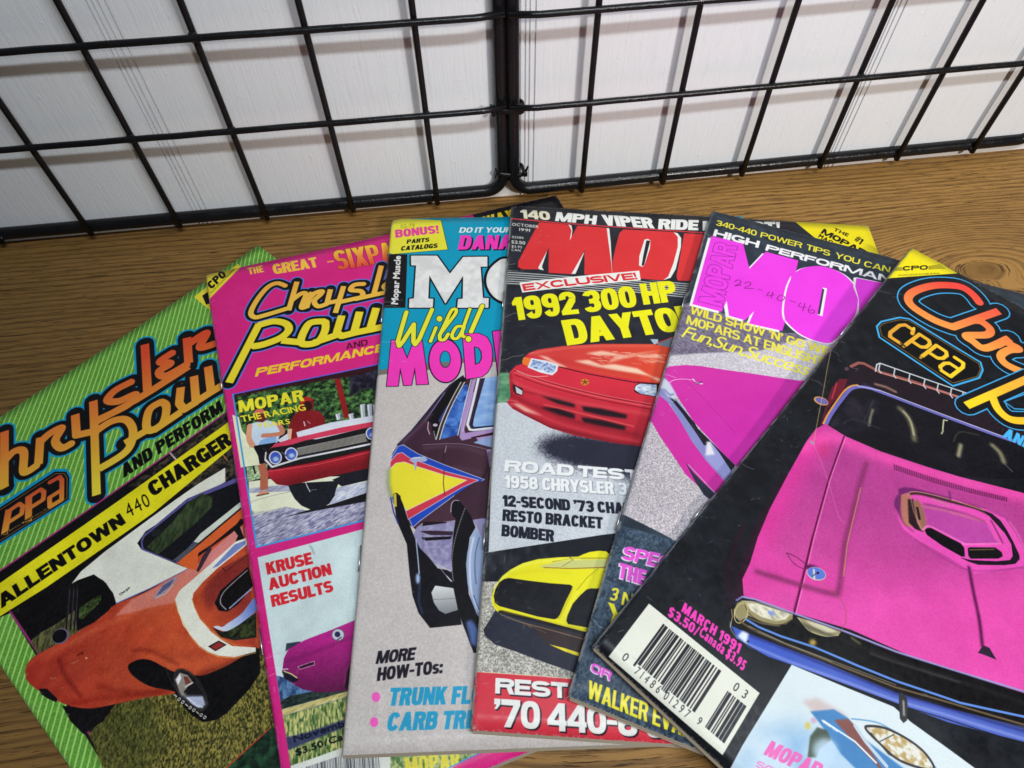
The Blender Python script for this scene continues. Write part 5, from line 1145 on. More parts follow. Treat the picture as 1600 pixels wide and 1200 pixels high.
    for P in ([(292, 602), (310, 588), (334, 592), (332, 614), (290, 634), (340, 626)], [(368, 616), (388, 604), (412, 606), (408, 628), (366, 652), (436, 654)], [(470, 660), (506, 668)], [(560, 680), (542, 712), (600, 702)], [(588, 680), (575, 728)], [(640, 706), (622, 738), (662, 748), (680, 720), (650, 704)], [(720, 748), (766, 762)], [(806, 766), (788, 796), (850, 800)], [(838, 768), (822, 830)], [(884, 784), (864, 822), (880, 848), (914, 838), (900, 820), (872, 828)]): g.line(P, 4.5, INK, sm=True)
    Y = (244, 232, 60)
    g.text('340-440', (140, 158), (458, 244), (150, 118), Y, bold=.08, track=.06); g.text('POWER', (488, 252), (812, 338), (498, 212), Y, bold=.08, track=.08); g.text('TIPS', (845, 348), (1032, 402), (855, 306), Y, bold=.08, track=.08); g.text('YOU', (1070, 412), (1262, 468), (1082, 370), Y, bold=.08, track=.08); g.text('CAN', (1296, 480), (1500, 530), (1308, 436), Y, bold=.08, track=.08)
    g.text('HIGH', (118, 242), (474, 338), (136, 190), W, bold=.14, track=.07); g.text('PERFORMANCE', (526, 355), (1720, 672), (544, 308), W, bold=.14, track=.06)
    g.view(1000, 460, 5.333)
    g.text("WILD SHOW 'N' GO WEEKEND", (413, 158), (1960, 628), (428, 94), (238, 224, 70), bold=.09, track=.07); g.text('MOPARS AT ENGLISHTOWN', (383, 243), (1790, 684), (398, 172), (238, 226, 74), bold=.08, track=.06)
    g.text('Fun,Sun,Success', (342, 350), (1392, 676), (404, 268), (244, 234, 70), bold=.0, track=.03)
    g.view(880, 820, 4.2875)
    ts = [(330, 60), (420, -10), (740, 104), (1000, 240), (1000, 1500), (0, 1500)]
    lower = [(250, 100), (352, 8), (360, -5), (500, 45), (600, 85), (745, 165), (1200, 400), (1200, 1700), (-80, 1600), (-80, 1100)]
    lower = [(345, 22), (355, -5), (745, 108), (1300, 480), (1300, 1800), (-100, 1700), (-100, 1050), (200, 500)]
    g.noisy(lower, (44, 60, 78), (64, 84, 106), 18, 18, 65, clip=g.mask([(940 * 0 + 0, 0)] + [(2000, 0), (2000, 3000), (-500, 3000), (-500, 0)]) if False else None)
    g.noisy(lower, (30, 40, 54), (120, 140, 160), 4, 5, 66, gain=.3, a=.35)
    PW = (236, 216, 236); PP = (232, 86, 214)
    g.text('SPECIAL', (390, 228), (905, 352), (416, 140), PP, bold=.11, track=.06, out=[(.02, PW, (-8, 5))]); g.text('THE', (366, 352), (548, 408), (382, 252), PP, bold=.11, track=.06, out=[(.02, PW, (-8, 5))])
    g.text('3', (306, 505), (358, 512), (328, 420), Y, bold=.08); g.text('NEW', (388, 535), (640, 600), (404, 448), Y, bold=.08); g.poly([(300, 518), (340, 530), (362, 590), (425, 560), (470, 570), (400, 620), (340, 680), (314, 662), (335, 600)], (240, 230, 40))
    g.view(860, 960, 5)
    g.text('OR', (312, 440), (470, 520), (330, 372), PP, bold=.11, out=[(.02, PW, (-8, 4))]); g.text('WALKER EVANS', (286, 652), (1180, 1010), (304, 512), Y, bold=.08, track=.06)
    g.tone(g.mask([(1000, 540), (1500, 560), (1500, 1000), (900, 1000)]), .03, 60, 5)
    return g.finish('cover_slate_print', 1.0, dict(spine=.35, scuffs=200, edge=(200, 204, 208), rim=(120, 132, 150)))  # rim: worn fold edge plus the spine's reflected light, painted in

# ------------------------------------------------------------------ cover 6: black, magenta muscle car
def cover_black_pink():
    K = (24, 26, 32)
    g = Cover(5, K); g.view(0, 0, 1)
    g.noisy([(850, 350), (2400, 350), (2400, 2100), (850, 2100)], (20, 22, 28), (31, 34, 40), 30, 30, 71)
    g.view(1280, 300, 5)
    g.poly([(690, 400), (745, 436), (1084, 636), (536, 674), (480, 700)], (246, 228, 20))
    g.text('CPO', (652, 615), (848, 606), (654, 580), (24, 22, 20), bold=.13, track=.14)
    for k in range(4): g.line([(585 - 12 * k + 10, 592 + 8 * k), (648, 590 + 7 * k)], 3, (30, 28, 20)); g.line([(855, 582 + 7 * k), (945 + 14 * k, 568 + 9 * k)], 3, (30, 28, 20))
    g.text('EXCELLENCE IN PUBLISHING', (620, 656), (940, 640), (620, 646), (60, 56, 30), bold=0)
    # the car
    g.view(1200, 540, 4)
    roof = [(375, 330), (400, 260), (445, 208), (495, 205), (520, 130), (560, 105), (600, 108), (680, 155), (900, 210), (1240, 310), (1500, 400), (1800, 500), (1800, 800), (1600, 640), (1470, 580), (1100, 440), (560, 250), (480, 300), (350, 490)]
    kk = None
    g.poly(roof, (38, 26, 36), clip=kk); g.line([(520, 130), (565, 108), (600, 112), (700, 165), (900, 222), (1190, 322)], 18, (150, 84, 78), clip=kk); g.poly([(372, 335), (400, 262), (446, 208), (498, 208), (470, 290), (400, 360), (350, 420)], (104, 26, 44)); g.line([(430, 235), (400, 330)], 8, (170, 50, 70)); g.ell((492, 145), 14, 12, (90, 60, 84))
    RK = (196, 200, 208)
    g.line([(672, 160), (680, 118), (700, 110), (900, 180), (1250, 300)], 8, RK, clip=kk); g.line([(690, 165), (1190, 318)], 7, (190, 130, 120), clip=kk)
    for t in (0, .18, .36, .54, .70, .86, 1.0): x = 700 + 520 * t; y = 112 + 182 * t; g.line([(x, y), (x - 8, y + 40), (x + 6, y + 58)], 7, RK, clip=kk)
    g.line([(670, 240), (740, 260), (800, 290)], 14, (170, 130, 110), blur=5, a=.8); g.line([(380, 340), (335, 500)], 14, (90, 24, 40))
    ws = [(378, 500), (400, 455), (490, 320), (530, 285), (570, 272), (700, 300), (1100, 450), (1440, 575), (1600, 640), (1800, 700), (1800, 900), (1600, 845), (1200, 825), (1000, 770), (650, 645), (480, 570)]
    g.poly(ws, (24, 22, 30)); wc = g.mask(ws)
    g.noisy([(380, 500), (500, 320), (700, 340), (650, 520), (500, 560)], (24, 22, 34), (64, 56, 70), 30, 30, 72, a=.5, clip=wc, blur=10)
    for P, w, c, a in (([(820, 390), (870, 440), (905, 520), (915, 590)], 26, (128, 122, 92), .8), ([(845, 410), (890, 470), (912, 560)], 10, (190, 186, 150), .7), ([(655, 400), (640, 450), (632, 500)], 12, (150, 146, 120), .8), ([(1205, 620), (1190, 690)], 20, (190, 184, 140), .8), ([(1400, 620), (1450, 670), (1475, 730)], 24, (150, 144, 104), .8), ([(1160, 600), (1200, 540), (1320, 560)], 6, (70, 74, 60), .9), ([(600, 470), (660, 340)], 6, (64, 60, 66), .8), ([(470, 490), (540, 460), (700, 520)], 10, (50, 48, 58), .8)): g.line(P, w, c, sm=True, a=a, blur=w * .3, clip=wc)
    g.line([(1092, 525), (1098, 465), (1120, 468)], 8, (180, 184, 150)); g.line([(1085, 550), (1095, 530)], 10, (150, 150, 130)); g.line([(1480, 740), (1530, 790)], 5, (90, 92, 88)); g.line([(480, 575), (700, 660), (1200, 828), (1600, 850)], 14, (40, 38, 44), blur=4, clip=wc)
    g.line([(362, 492), (400, 420), (480, 312), (520, 270), (565, 258), (620, 262), (700, 288), (1100, 440), (1470, 575), (1560, 600)], 20, (104, 100, 180), sm=True); g.line([(560, 252), (700, 280), (1100, 432), (1470, 568)], 5, (190, 188, 214)); g.line([(346, 488), (380, 420), (468, 295), (515, 255), (560, 246)], 9, (214, 146, 72), sm=True)
    g.ell((332, 346), 48, 24, (196, 140, 76), rot=.35); g.ell((336, 346), 40, 18, (98, 90, 164), rot=.35)
    g.view(1340, 380, 5)
    chry = [([(955, 468), (905, 405), (830, 350), (740, 330), (600, 330), (480, 360), (410, 400), (398, 450), (450, 510), (600, 600), (745, 655)], True), [(1105, 530), (745, 655), (720, 640)],
            ([(880, 605), (960, 610), (1035, 670), (1010, 715), (850, 722), (900, 765), (1000, 820), (1180, 745)], True), [(1190, 745), (1080, 800)],
            ([(1150, 770), (1260, 825), (1180, 835), (1118, 880), (1160, 945), (1300, 1010), (1420, 1050)], True), ([(1320, 840), (1500, 900)], False)]
    g.logo(chry, 56, [(146, (64, 170, 232)), (128, K)], grad=((240, 66, 60), (1000, 400), (246, 158, 70), (900, 760)))
    g.view(1200, 540, 4)
    powr = [[(1240, 375), (1640, 200)], ([(1400, 310), (1440, 400), (1520, 462), (1640, 470)], True)]
    g.logo(powr, 46, [(126, (64, 170, 232)), (112, K)], grad=((246, 176, 60), (1600, 240), (250, 216, 30), (1260, 380)))
    g.line([(1475, 350), (1600, 305)], 7, (64, 170, 232)); g.line([(1475, 350), (1540, 395), (1640, 400)], 7, (64, 170, 232))
    g.text('AND', (1462, 570), (1640, 655), (1490, 512), (70, 176, 236), bold=.12)
    # badge
    g.view(1340, 380, 5)
    bd = [(150, 650), (185, 612), (330, 580), (405, 592), (960, 930), (978, 990), (950, 1052), (745, 1116), (170, 735)]
    g.line(bd, 13, (64, 170, 232), closed=True, sm=False)
    b2 = [(172, 655), (200, 628), (330, 598), (400, 606), (945, 940), (960, 985), (935, 1040), (745, 1092), (190, 722)]; g.poly(b2, (18, 16, 16)); g.line(b2, 3, (200, 150, 60), closed=True)
    G = ((226, 160, 50), (300, 640), (250, 214, 40), (850, 1000))
    LC = [[(.95, .80), (.80, 1), (.2, 1), (0, .8), (0, .2), (.2, 0), (.98, 0)]]; LP = [[(0, -.02), (0, 1)], [(0, 1), (.72, 1), (.95, .85), (.95, .6), (.72, .45), (0, .45)]]
    LA = [[(.1, 1), (.75, 1), (.95, .8), (.95, 0)], [(.95, .58), (.2, .58), (0, .42), (0, .15), (.2, 0), (.95, 0)]]
    for q, L_ in enumerate((LC, LP, LP, LA)):
        ox, oy = 232 + 132 * q, 716 + 87 * q
        for st in L_:
            P = [(ox + x * 104 + y * 120, oy + x * 68 - y * 92) for x, y in st]; g.line(P, 27, grad=G)
    g.ell((438, 668), 13, 13, (248, 206, 60)); g.text('THERMODYNAMIC PERFORMANCE', (325, 785), (640, 1000), (332, 770), (20, 16, 14), bold=.03)
    g.view(0, 0, 1)
    hood = [(1260, 690), (1275, 670), (1290, 662), (1320, 681), (1375, 705), (1450, 730), (1500, 745), (1610, 773), (1800, 800), (1900, 1150), (1600, 1084), (1490, 1051), (1407, 1018), (1330, 984), (1240, 957), (1162, 931), (1160, 905), (1172, 880), (1184, 840), (1203, 795), (1232, 740)]
    g.poly([(1225, 745), (1180, 825), (1150, 900), (1142, 960), (1165, 965), (1175, 880), (1240, 740)], (52, 20, 40), blur=5)
    g.poly(hood, grad=((172, 58, 136), (1400, 800), (212, 74, 158), (1370, 985))); g.noisy(hood, (160, 50, 130), (226, 84, 176), 2, 2, 73, a=.22, gain=.25); hc = g.mask(hood)
    HP = (228, 72, 166)
    g.line([(1275, 672), (1232, 745), (1200, 805), (1180, 860), (1166, 925)], 26, (226, 48, 154), blur=16, clip=hc)
    g.line([(1250, 700), (1300, 680), (1375, 712), (1450, 737), (1520, 757), (1620, 780)], 16, (236, 76, 170), blur=8, clip=hc)
    g.poly([(1170, 890), (1320, 925), (1420, 930), (1560, 900), (1700, 860), (1800, 1200), (1500, 1070), (1160, 940)], (226, 76, 170), blur=40, clip=hc)
    g.poly([(1180, 860), (1310, 900), (1310, 930), (1170, 905)], (214, 64, 158), blur=14, clip=hc)
    g.ell((1287, 703), 11, 11, (196, 40, 90), blur=7, a=.45); g.line([(1319, 682), (1295, 748), (1270, 838), (1241, 958)], 2.2, (96, 10, 60)); g.line([(1321, 684), (1298, 748), (1273, 838), (1244, 958)], 1.2, (250, 150, 210), a=.6)
    g.line([(1354, 724), (1342, 762), (1330, 812), (1320, 850), (1314, 900), (1309, 926), (1300, 928), (1250, 914), (1182, 893)], 7, (130, 44, 96), sm=True, blur=2.6, a=.9); g.line([(1345, 762), (1333, 812), (1324, 850), (1318, 900)], 1.6, (190, 140, 100), a=.8)
    g.view(1200, 540, 4)
    for k in range(62):
        t = k / 61; x = 790 + 700 * t; y = 742 + 205 * t + 12 * math.sin(3.14 * t); g.line([(x, y), (x + 2, y + 36 - 8 * t)], 5.5, (92, 26, 74), cap='flat')
    g.view(1340, 700, 6)
    g.poly([(335, 540), (345, 470), (385, 430), (385, 390), (430, 368), (520, 375), (640, 410), (900, 480), (1200, 575), (1380, 660), (1480, 800), (1560, 960), (1580, 1100), (1100, 1180), (860, 1030), (560, 860), (430, 760), (385, 680), (375, 600)], (222, 76, 174))
    g.poly([(338, 540), (348, 470), (385, 430), (380, 385), (430, 366), (520, 374), (880, 470), (870, 492), (490, 410), (410, 440), (400, 600), (420, 700), (375, 600)], (112, 34, 104), blur=5)
    g.poly([(408, 440), (470, 425), (500, 430), (480, 560), (490, 690), (520, 740), (440, 730), (408, 660)], (176, 110, 96)); g.poly([(470, 480), (520, 475), (545, 560), (560, 700), (620, 790), (540, 760), (480, 700)], (44, 26, 32), blur=4); g.poly([(520, 500), (560, 480), (610, 540), (650, 700), (640, 750), (600, 780), (560, 700)], (150, 100, 84), blur=4); g.line([(560, 560), (580, 665)], 22, (40, 30, 34))
    g.line([(490, 425), (600, 430), (870, 500), (1100, 560), (1230, 620)], 30, (70, 40, 48), sm=True, blur=3); g.line([(480, 440), (500, 412), (620, 420), (880, 486), (1190, 585)], 7, (196, 140, 120), sm=True); g.line([(700, 480), (860, 540)], 12, (150, 140, 120), blur=4, a=.7)
    g.poly([(600, 530), (680, 520), (900, 580), (1200, 690), (1250, 760), (1290, 860), (1340, 900), (1010, 900), (960, 885), (700, 750), (640, 745), (650, 660)], (180, 66, 156), blur=4); g.line([(600, 545), (800, 580), (1190, 690)], 22, (200, 110, 130), blur=8, a=.7)
    g.poly([(1190, 590), (1260, 615), (1340, 680), (1400, 770), (1460, 880), (1515, 1000), (1520, 1040), (1480, 1085), (1380, 1098), (1130, 1095), (1040, 1065), (960, 1025), (1060, 1050), (1300, 1062), (1430, 1050), (1455, 1010), (1440, 900), (1380, 800), (1290, 700)], (34, 22, 36))
    g.line([(1250, 680), (1310, 790), (1360, 890)], 10, (90, 30, 64), blur=3)
    g.poly([(628, 772), (650, 750), (690, 750), (860, 840), (965, 893), (1000, 935), (1006, 1018), (975, 1018), (800, 920), (650, 815)], (22, 18, 24)); g.poly([(1032, 940), (1050, 930), (1290, 932), (1350, 975), (1362, 1015), (1320, 1036), (1060, 1038), (1038, 1010)], (24, 22, 24)); g.line([(1050, 955), (1280, 950)], 7, (120, 100, 60))
    g.line([(610, 770), (640, 740), (700, 742), (970, 880), (1020, 900), (1340, 896)], 9, (250, 130, 200), sm=True, blur=2)
    g.line([(860, 410), (870, 480)], 16, (120, 40, 110), blur=4)
    g.view(0, 0, 1)
    g.line([(1514, 886), (1520, 920), (1530, 968), (1535, 1010)], 4.4, (84, 20, 70), sm=True, blur=1); g.poly([(1528, 1020), (1536, 1008), (1546, 1012), (1557, 1031), (1540, 1024)], (50, 40, 56))
    g.view(1100, 840, 5)
    front = [(205, 560), (235, 500), (295, 455), (400, 478), (700, 585), (1100, 722), (1500, 885), (2600, 1250), (2600, 1600), (1500, 1270), (900, 1080), (500, 900), (340, 840), (262, 780), (210, 690)]
    g.poly(front, (20, 18, 20))
    g.poly([(236, 560), (260, 510), (300, 490), (400, 500), (540, 545), (695, 600), (692, 640), (640, 678), (560, 680), (440, 655), (350, 610), (290, 650), (250, 620)], (150, 140, 100)); g.poly([(330, 510), (420, 515), (600, 575), (670, 600), (640, 640), (560, 650), (450, 620), (370, 570)], (228, 224, 200), blur=5); g.noisy([(330, 510), (600, 575), (670, 600), (560, 650), (370, 570)], (120, 110, 90), (240, 236, 220), 14, 5, 74, a=.5, rot=.4); g.ell((525, 590), 30, 16, (130, 150, 214), rot=.4, blur=4)
    g.line([(310, 500), (360, 600), (460, 660), (600, 680), (690, 640)], 6, (70, 60, 44), sm=True); g.ring((290, 590), 50, 80, 8, (190, 176, 120), rot=.3)
    g.poly([(722, 618), (900, 668), (1070, 735), (1050, 765), (960, 775), (860, 745), (780, 690)], (156, 146, 108)); g.poly([(790, 645), (950, 690), (1040, 735), (960, 745), (860, 700)], (206, 200, 170), blur=4); g.line([(740, 630), (820, 725), (950, 770), (1050, 762)], 6, (206, 200, 150), sm=True)
    g.line([(255, 490), (300, 462), (400, 482), (700, 590), (1100, 732), (1500, 890), (1900, 1020), (2700, 1260)], 15, (150, 142, 196)); g.line([(300, 470), (700, 600), (1100, 742), (1500, 902), (2700, 1276)], 5, (60, 56, 90)); g.line([(705, 600), (700, 560), (845, -20)], 5, (110, 20, 70), a=.8)
    g.ell((850, 820), 28, 26, (190, 160, 80), blur=10); g.line([(1150, 780), (1220, 830)], 14, (120, 120, 80), blur=6)
    g.line([(330, 640), (430, 700), (600, 770), (860, 855), (1200, 1000), (1500, 1120), (2000, 1290), (2600, 1420)], 18, (96, 140, 222)); g.line([(290, 660), (400, 730), (620, 830), (900, 940), (1500, 1170), (2600, 1490)], 16, (104, 86, 62)); g.line([(350, 690), (640, 830), (900, 925), (1500, 1150)], 5, (206, 200, 180), a=.7)
    g.poly([(215, 690), (240, 700), (300, 728), (400, 770), (640, 862), (900, 960), (1500, 1210), (1900, 1330), (2600, 1500), (2600, 1620), (1900, 1440), (1500, 1292), (900, 1070), (660, 985), (500, 930), (350, 856), (262, 790)], grad=((62, 92, 196), (500, 850), (78, 100, 190), (1500, 1250))); g.line([(300, 742), (500, 815), (900, 975), (1500, 1218), (2600, 1540)], 22, (30, 36, 110), blur=9, a=.7); g.line([(330, 826), (660, 965), (900, 1052), (1500, 1272), (2600, 1600)], 14, (168, 176, 236), blur=6, a=.75); g.poly([(262, 770), (300, 728), (350, 750), (330, 830)], (226, 232, 246), blur=6); g.poly([(330, 812), (350, 800), (352, 820)], (20, 20, 30))
    g.line([(205, 700), (222, 620), (215, 560)], 5, (206, 196, 140)); g.line([(262, 795), (500, 935), (900, 1078), (1500, 1300), (2600, 1640)], 6, (20, 18, 24))
    g.view(0, 0, 1); g.tone(np.maximum(hc, g.mask([(1200, 600), (1800, 600), (1800, 780), (1200, 700)])), .03, 70, 6, 2.5)
    g.view(1100, 840, 5)
    for P_, w_, c_, a_, b_ in (([(320, 700), (520, 790), (900, 945), (1500, 1195), (2600, 1515)], 10, (40, 30, 24), .9, 3), ([(420, 735), (700, 850), (1000, 970)], 5, (214, 206, 170), .7, 2), ([(700, 650), (1000, 770), (1500, 955), (2600, 1320)], 26, (44, 40, 44), .6, 10), ([(1300, 905), (1500, 975), (2000, 1130)], 12, (120, 110, 110), .5, 8),
            ([(240, 520), (262, 488), (300, 470)], 8, (60, 70, 130), .8, 2), ([(236, 560), (245, 610), (285, 655)], 7, (226, 214, 160), .9, 1.5), ([(300, 500), (420, 505), (600, 565), (690, 605)], 5, (240, 236, 220), .8, 1), ([(330, 620), (450, 668), (590, 690)], 6, (226, 210, 150), .8, 1.5), ([(206, 660), (214, 720), (262, 790)], 6, (200, 206, 226), .8, 2)):
        g.line(P_, w_, c_, sm=True, a=a_, blur=b_)
    g.poly([(150, 240), (220, 60), (300, -120), (330, -100), (262, 80), (225, 240), (215, 470), (190, 560)], (50, 18, 38), blur=10, a=.6)
    g.view(1340, 700, 6)
    for P_, w_, c_, a_, b_ in (([(395, 420), (395, 560), (430, 700), (520, 780)], 16, (110, 50, 76), .7, 6), ([(500, 470), (530, 600), (600, 760)], 10, (210, 160, 130), .6, 4), ([(620, 520), (720, 545), (1000, 610), (1190, 690)], 14, (112, 40, 92), .6, 7), ([(1230, 740), (1290, 830), (1350, 900)], 20, (214, 92, 170), .7, 8), ([(540, 860), (800, 1030), (1080, 1150), (1560, 1120)], 10, (128, 40, 110), .5, 5), ([(1420, 690), (1500, 800), (1570, 960)], 12, (240, 130, 200), .6, 6), ([(440, 380), (700, 420), (1200, 560)], 7, (120, 36, 100), .6, 4)):
        g.line(P_, w_, c_, sm=True, a=a_, blur=b_)
    # barcode panel
    g.view(0, 0, 1)
    A, B, C, D = [np.array(q, float) for q in ((951, 1026), (1129, 1180), (1187, 1083), (1014, 943))]
    g.poly([A, B, C, D], (230, 230, 218))
    def bb(s, t): return tuple((A * (1 - s) + B * s) * (1 - t) + (D * (1 - s) + C * s) * t)
    rg = np.random.default_rng(12)
    def bars(s0, s1, t0, t1, n, guards=()):
        u = s0
        wd = (s1 - s0) / n
        while u < s1:
            w = rg.choice([.8, .8, 1.5, 2.3]) * wd * .62; g.line([bb(u + w / 2, t0 if not any(abs(u - q) < .02 for q in guards) else t0 - .06), bb(u + w / 2, t1)], w * 236, (30, 28, 36), cap='flat'); u += w + rg.choice([.7, .9, 1.6]) * wd * .62
    bars(.165, .70, .20, .90, 36, (.165, .43, .70)); bars(.80, .965, .14, .74, 11)
    DG = (40, 38, 44)
    g.text('0', bb(.075, .10), bb(.11, .10), bb(.075, .22), DG, bold=.0); g.text('71486', bb(.20, .06), bb(.41, .06), bb(.20, .18), DG, bold=-.01, track=.7); g.text('01297', bb(.455, .06), bb(.665, .06), bb(.455, .18), DG, bold=-.01, track=.7); g.text('9', bb(.735, .10), bb(.76, .10), bb(.735, .21), DG, bold=0); g.text('03', bb(.82, .80), bb(.93, .80), bb(.82, .92), DG, bold=.0, track=.9)
    PT = (244, 62, 186)
    g.text('MARCH 1991', (1064, 955), (1154, 1022), (1070, 941), PT, bold=.11, track=.14); g.text('$3.50/', (1042, 961), (1089, 995), (1048, 947), PT, bold=.11, track=.10); g.text('Canada $3.95', (1091, 992), (1161, 1049), (1098, 978), PT, bold=.05, track=.10)
    # inset picture lower right
    g.view(1160, 980, 3.636)
    ins = [(280, 213), (560, 330), (860, 452), (960, 540), (1100, 640), (1320, 800), (1600, 1100), (1500, 1600), (-250, 1150), (0, 672)]
    g.poly(ins, (214, 226, 232)); ic = g.mask(ins)
    g.poly([(-150, 900), (100, 560), (300, 520), (500, 640), (900, 820), (1200, 1000), (900, 1400), (-200, 1200)], (150, 188, 222), blur=60, a=.85, clip=ic); g.noisy([(-100, 800), (60, 620), (500, 640), (900, 900), (500, 1200), (-200, 1100)], (120, 170, 220), (240, 246, 250), 60, 60, 75, a=.5, blur=40, clip=ic)
    g.poly([(340, 420), (420, 400), (600, 500), (540, 520), (400, 480)], (206, 190, 190), blur=12, clip=ic); g.poly([(385, 478), (520, 466), (600, 515), (700, 640), (900, 790), (1100, 940), (700, 860), (560, 720), (450, 560)], (66, 130, 190), blur=3, clip=ic)
    g.poly([(520, 528), (600, 520), (660, 580), (700, 650), (760, 750), (860, 900), (740, 760), (640, 660)], (130, 78, 72), blur=2, clip=ic); g.line([(455, 530), (640, 650), (760, 770)], 10, (226, 236, 246), clip=ic); g.line([(620, 520), (760, 540), (860, 590), (1000, 680), (1100, 800)], 8, (110, 160, 206), sm=True, clip=ic); g.line([(640, 560), (700, 650), (820, 790)], 20, (190, 206, 222), clip=ic)
    g.poly([(370, 740), (385, 620), (425, 568), (480, 585), (505, 640), (440, 690), (420, 740)], (70, 84, 72), blur=3, clip=ic); g.ell((470, 700), 70, 70, (190, 216, 240), blur=16, a=.8, clip=ic)
    win = [(700, 575), (740, 562), (830, 580), (960, 650), (1050, 730), (1080, 810), (900, 760), (780, 660)]; g.poly(win, (222, 220, 206), clip=ic); g.noisy(win, (186, 160, 104), (228, 228, 222), 9, 7, 76, gain=.5, clip=ic); g.line(win, 13, (56, 52, 56), closed=True, sm=True, clip=ic); g.line([(730, 600), (830, 720), (900, 760)], 8, (70, 66, 60), clip=ic); g.line([(780, 650), (860, 610)], 5, (60, 60, 60), clip=ic)
    g.ell((370, 560), 16, 22, (214, 190, 70), a=.8, blur=3, clip=ic); g.ell((405, 530), 16, 16, (206, 150, 190), a=.7, blur=3, clip=ic); g.text('GOODYEAR', (455, 540), (540, 598), (462, 526), (236, 240, 246), bold=.03)
    g.text('MOPAR', (118, 722), (420, 862), (166, 644), (240, 90, 180), bold=.12, track=.08, a=.9); g.text('SCENE', (70, 790), (300, 900), (90, 755), (240, 110, 190), bold=.10, a=.8)
    g.poly([(888, 382), (905, 370), (935, 400), (940, 470), (935, 530), (915, 545), (895, 520), (890, 450)], (52, 52, 56)); g.line([(915, 420), (918, 500)], 10, (170, 170, 160), blur=3)
    g.view(1200, 540, 4)
    g.line([(402, -5), (375, 120), (345, 290), (310, 470), (285, 612)], 3, (196, 160, 110), sm=True, a=.9); g.line([(285, 620), (350, 770), (400, 930), (440, 1060), (480, 1115)], 2.4, (226, 150, 190), sm=True, a=.6); g.ell((276, 606), 18, 9, (170, 140, 170), rot=.6)
    g.view(1100, 840, 5)
    g.line([(645, 120), (700, 200), (780, 245), (800, 235)], 6, (110, 26, 84), sm=True); g.line([(645, 120), (700, 140), (780, 195), (820, 240)], 7, (110, 26, 84), sm=True); g.ell((850, 240), 60, 26, (96, 24, 84), rot=.3, blur=5); g.ell((878, 282), 76, 50, (206, 206, 170), rot=.3); g.ell((878, 280), 72, 45, (92, 116, 208), rot=.3); g.line([(858, 250), (862, 320)], 14, (206, 206, 196)); g.line([(850, 300), (890, 270)], 6, (60, 60, 60)); g.ell((890, 276), 10, 10, (30, 26, 40))
    g.line([(920, 345), (1020, 430), (1090, 520), (1110, 620), (1100, 680), (1060, 730)], 5, (150, 90, 80), sm=True, a=.9)
    return g.finish('cover_black_pink_print', 1.0, dict(spine=.35, scuffs=260, edge=(150, 152, 156), rim=(120, 134, 156)))  # rim: rubbed fold with the sheen of the spine put into its colour

# ------------------------------------------------------------------ magazines as objects
def cover_material(name, img):
    t = NT(name); tc = t.add('ShaderNodeTexCoord')
    im = t.add('ShaderNodeTexImage', image=img, extension='EXTEND', interpolation='Cubic'); t.link(tc.outputs['UV'], im.inputs['Vector'])
    t.link(im.outputs['Color'], t.b.inputs['Base Color'])
    n = t.noise(tc.outputs['Object'], 34, 3, .5); n2 = t.noise(tc.outputs['Object'], 420, 3, .6)
    b = t.bump(n, .12, .003); b = t.bump(n2, .05, .0001, b); t.link(b, t.b.inputs['Normal'])
    r = t.ramp(n2, [(.3, (.34, .34, .34)), (.7, (.48, .48, .48))]); t.link(r, t.b.inputs['Roughness'])
    t.b.inputs['Specular IOR Level'].default_value = .20
    return t.m
def paper_material():
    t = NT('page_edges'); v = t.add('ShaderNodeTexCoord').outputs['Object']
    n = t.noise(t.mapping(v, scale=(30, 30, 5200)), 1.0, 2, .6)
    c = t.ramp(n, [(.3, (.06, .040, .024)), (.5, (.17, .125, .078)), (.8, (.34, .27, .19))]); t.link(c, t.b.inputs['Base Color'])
    t.b.inputs['Roughness'].default_value = .85; t.link(t.bump(n, .6, .0003), t.b.inputs['Normal']); return t.m
PAPER = paper_material()
STEEL = NT('staple_steel'); STEEL.b.inputs['Metallic'].default_value = 1; STEEL.b.inputs['Base Color'].default_value = (.55, .55, .57, 1); STEEL.b.inputs['Roughness'].default_value = .35; STEEL = STEEL.m
def zc(i, u, v):
    """height of the cover sheet, rounded down towards the spine fold"""
    z = float(look(ZG[i], np.array(min(max(u, 0), 1)), np.array(min(max(v, 0), 1))))
    R = .0016; x = u * MW
    if x < R: z -= R - math.sqrt(max(0, R * R - (R - x) ** 2))
    return z
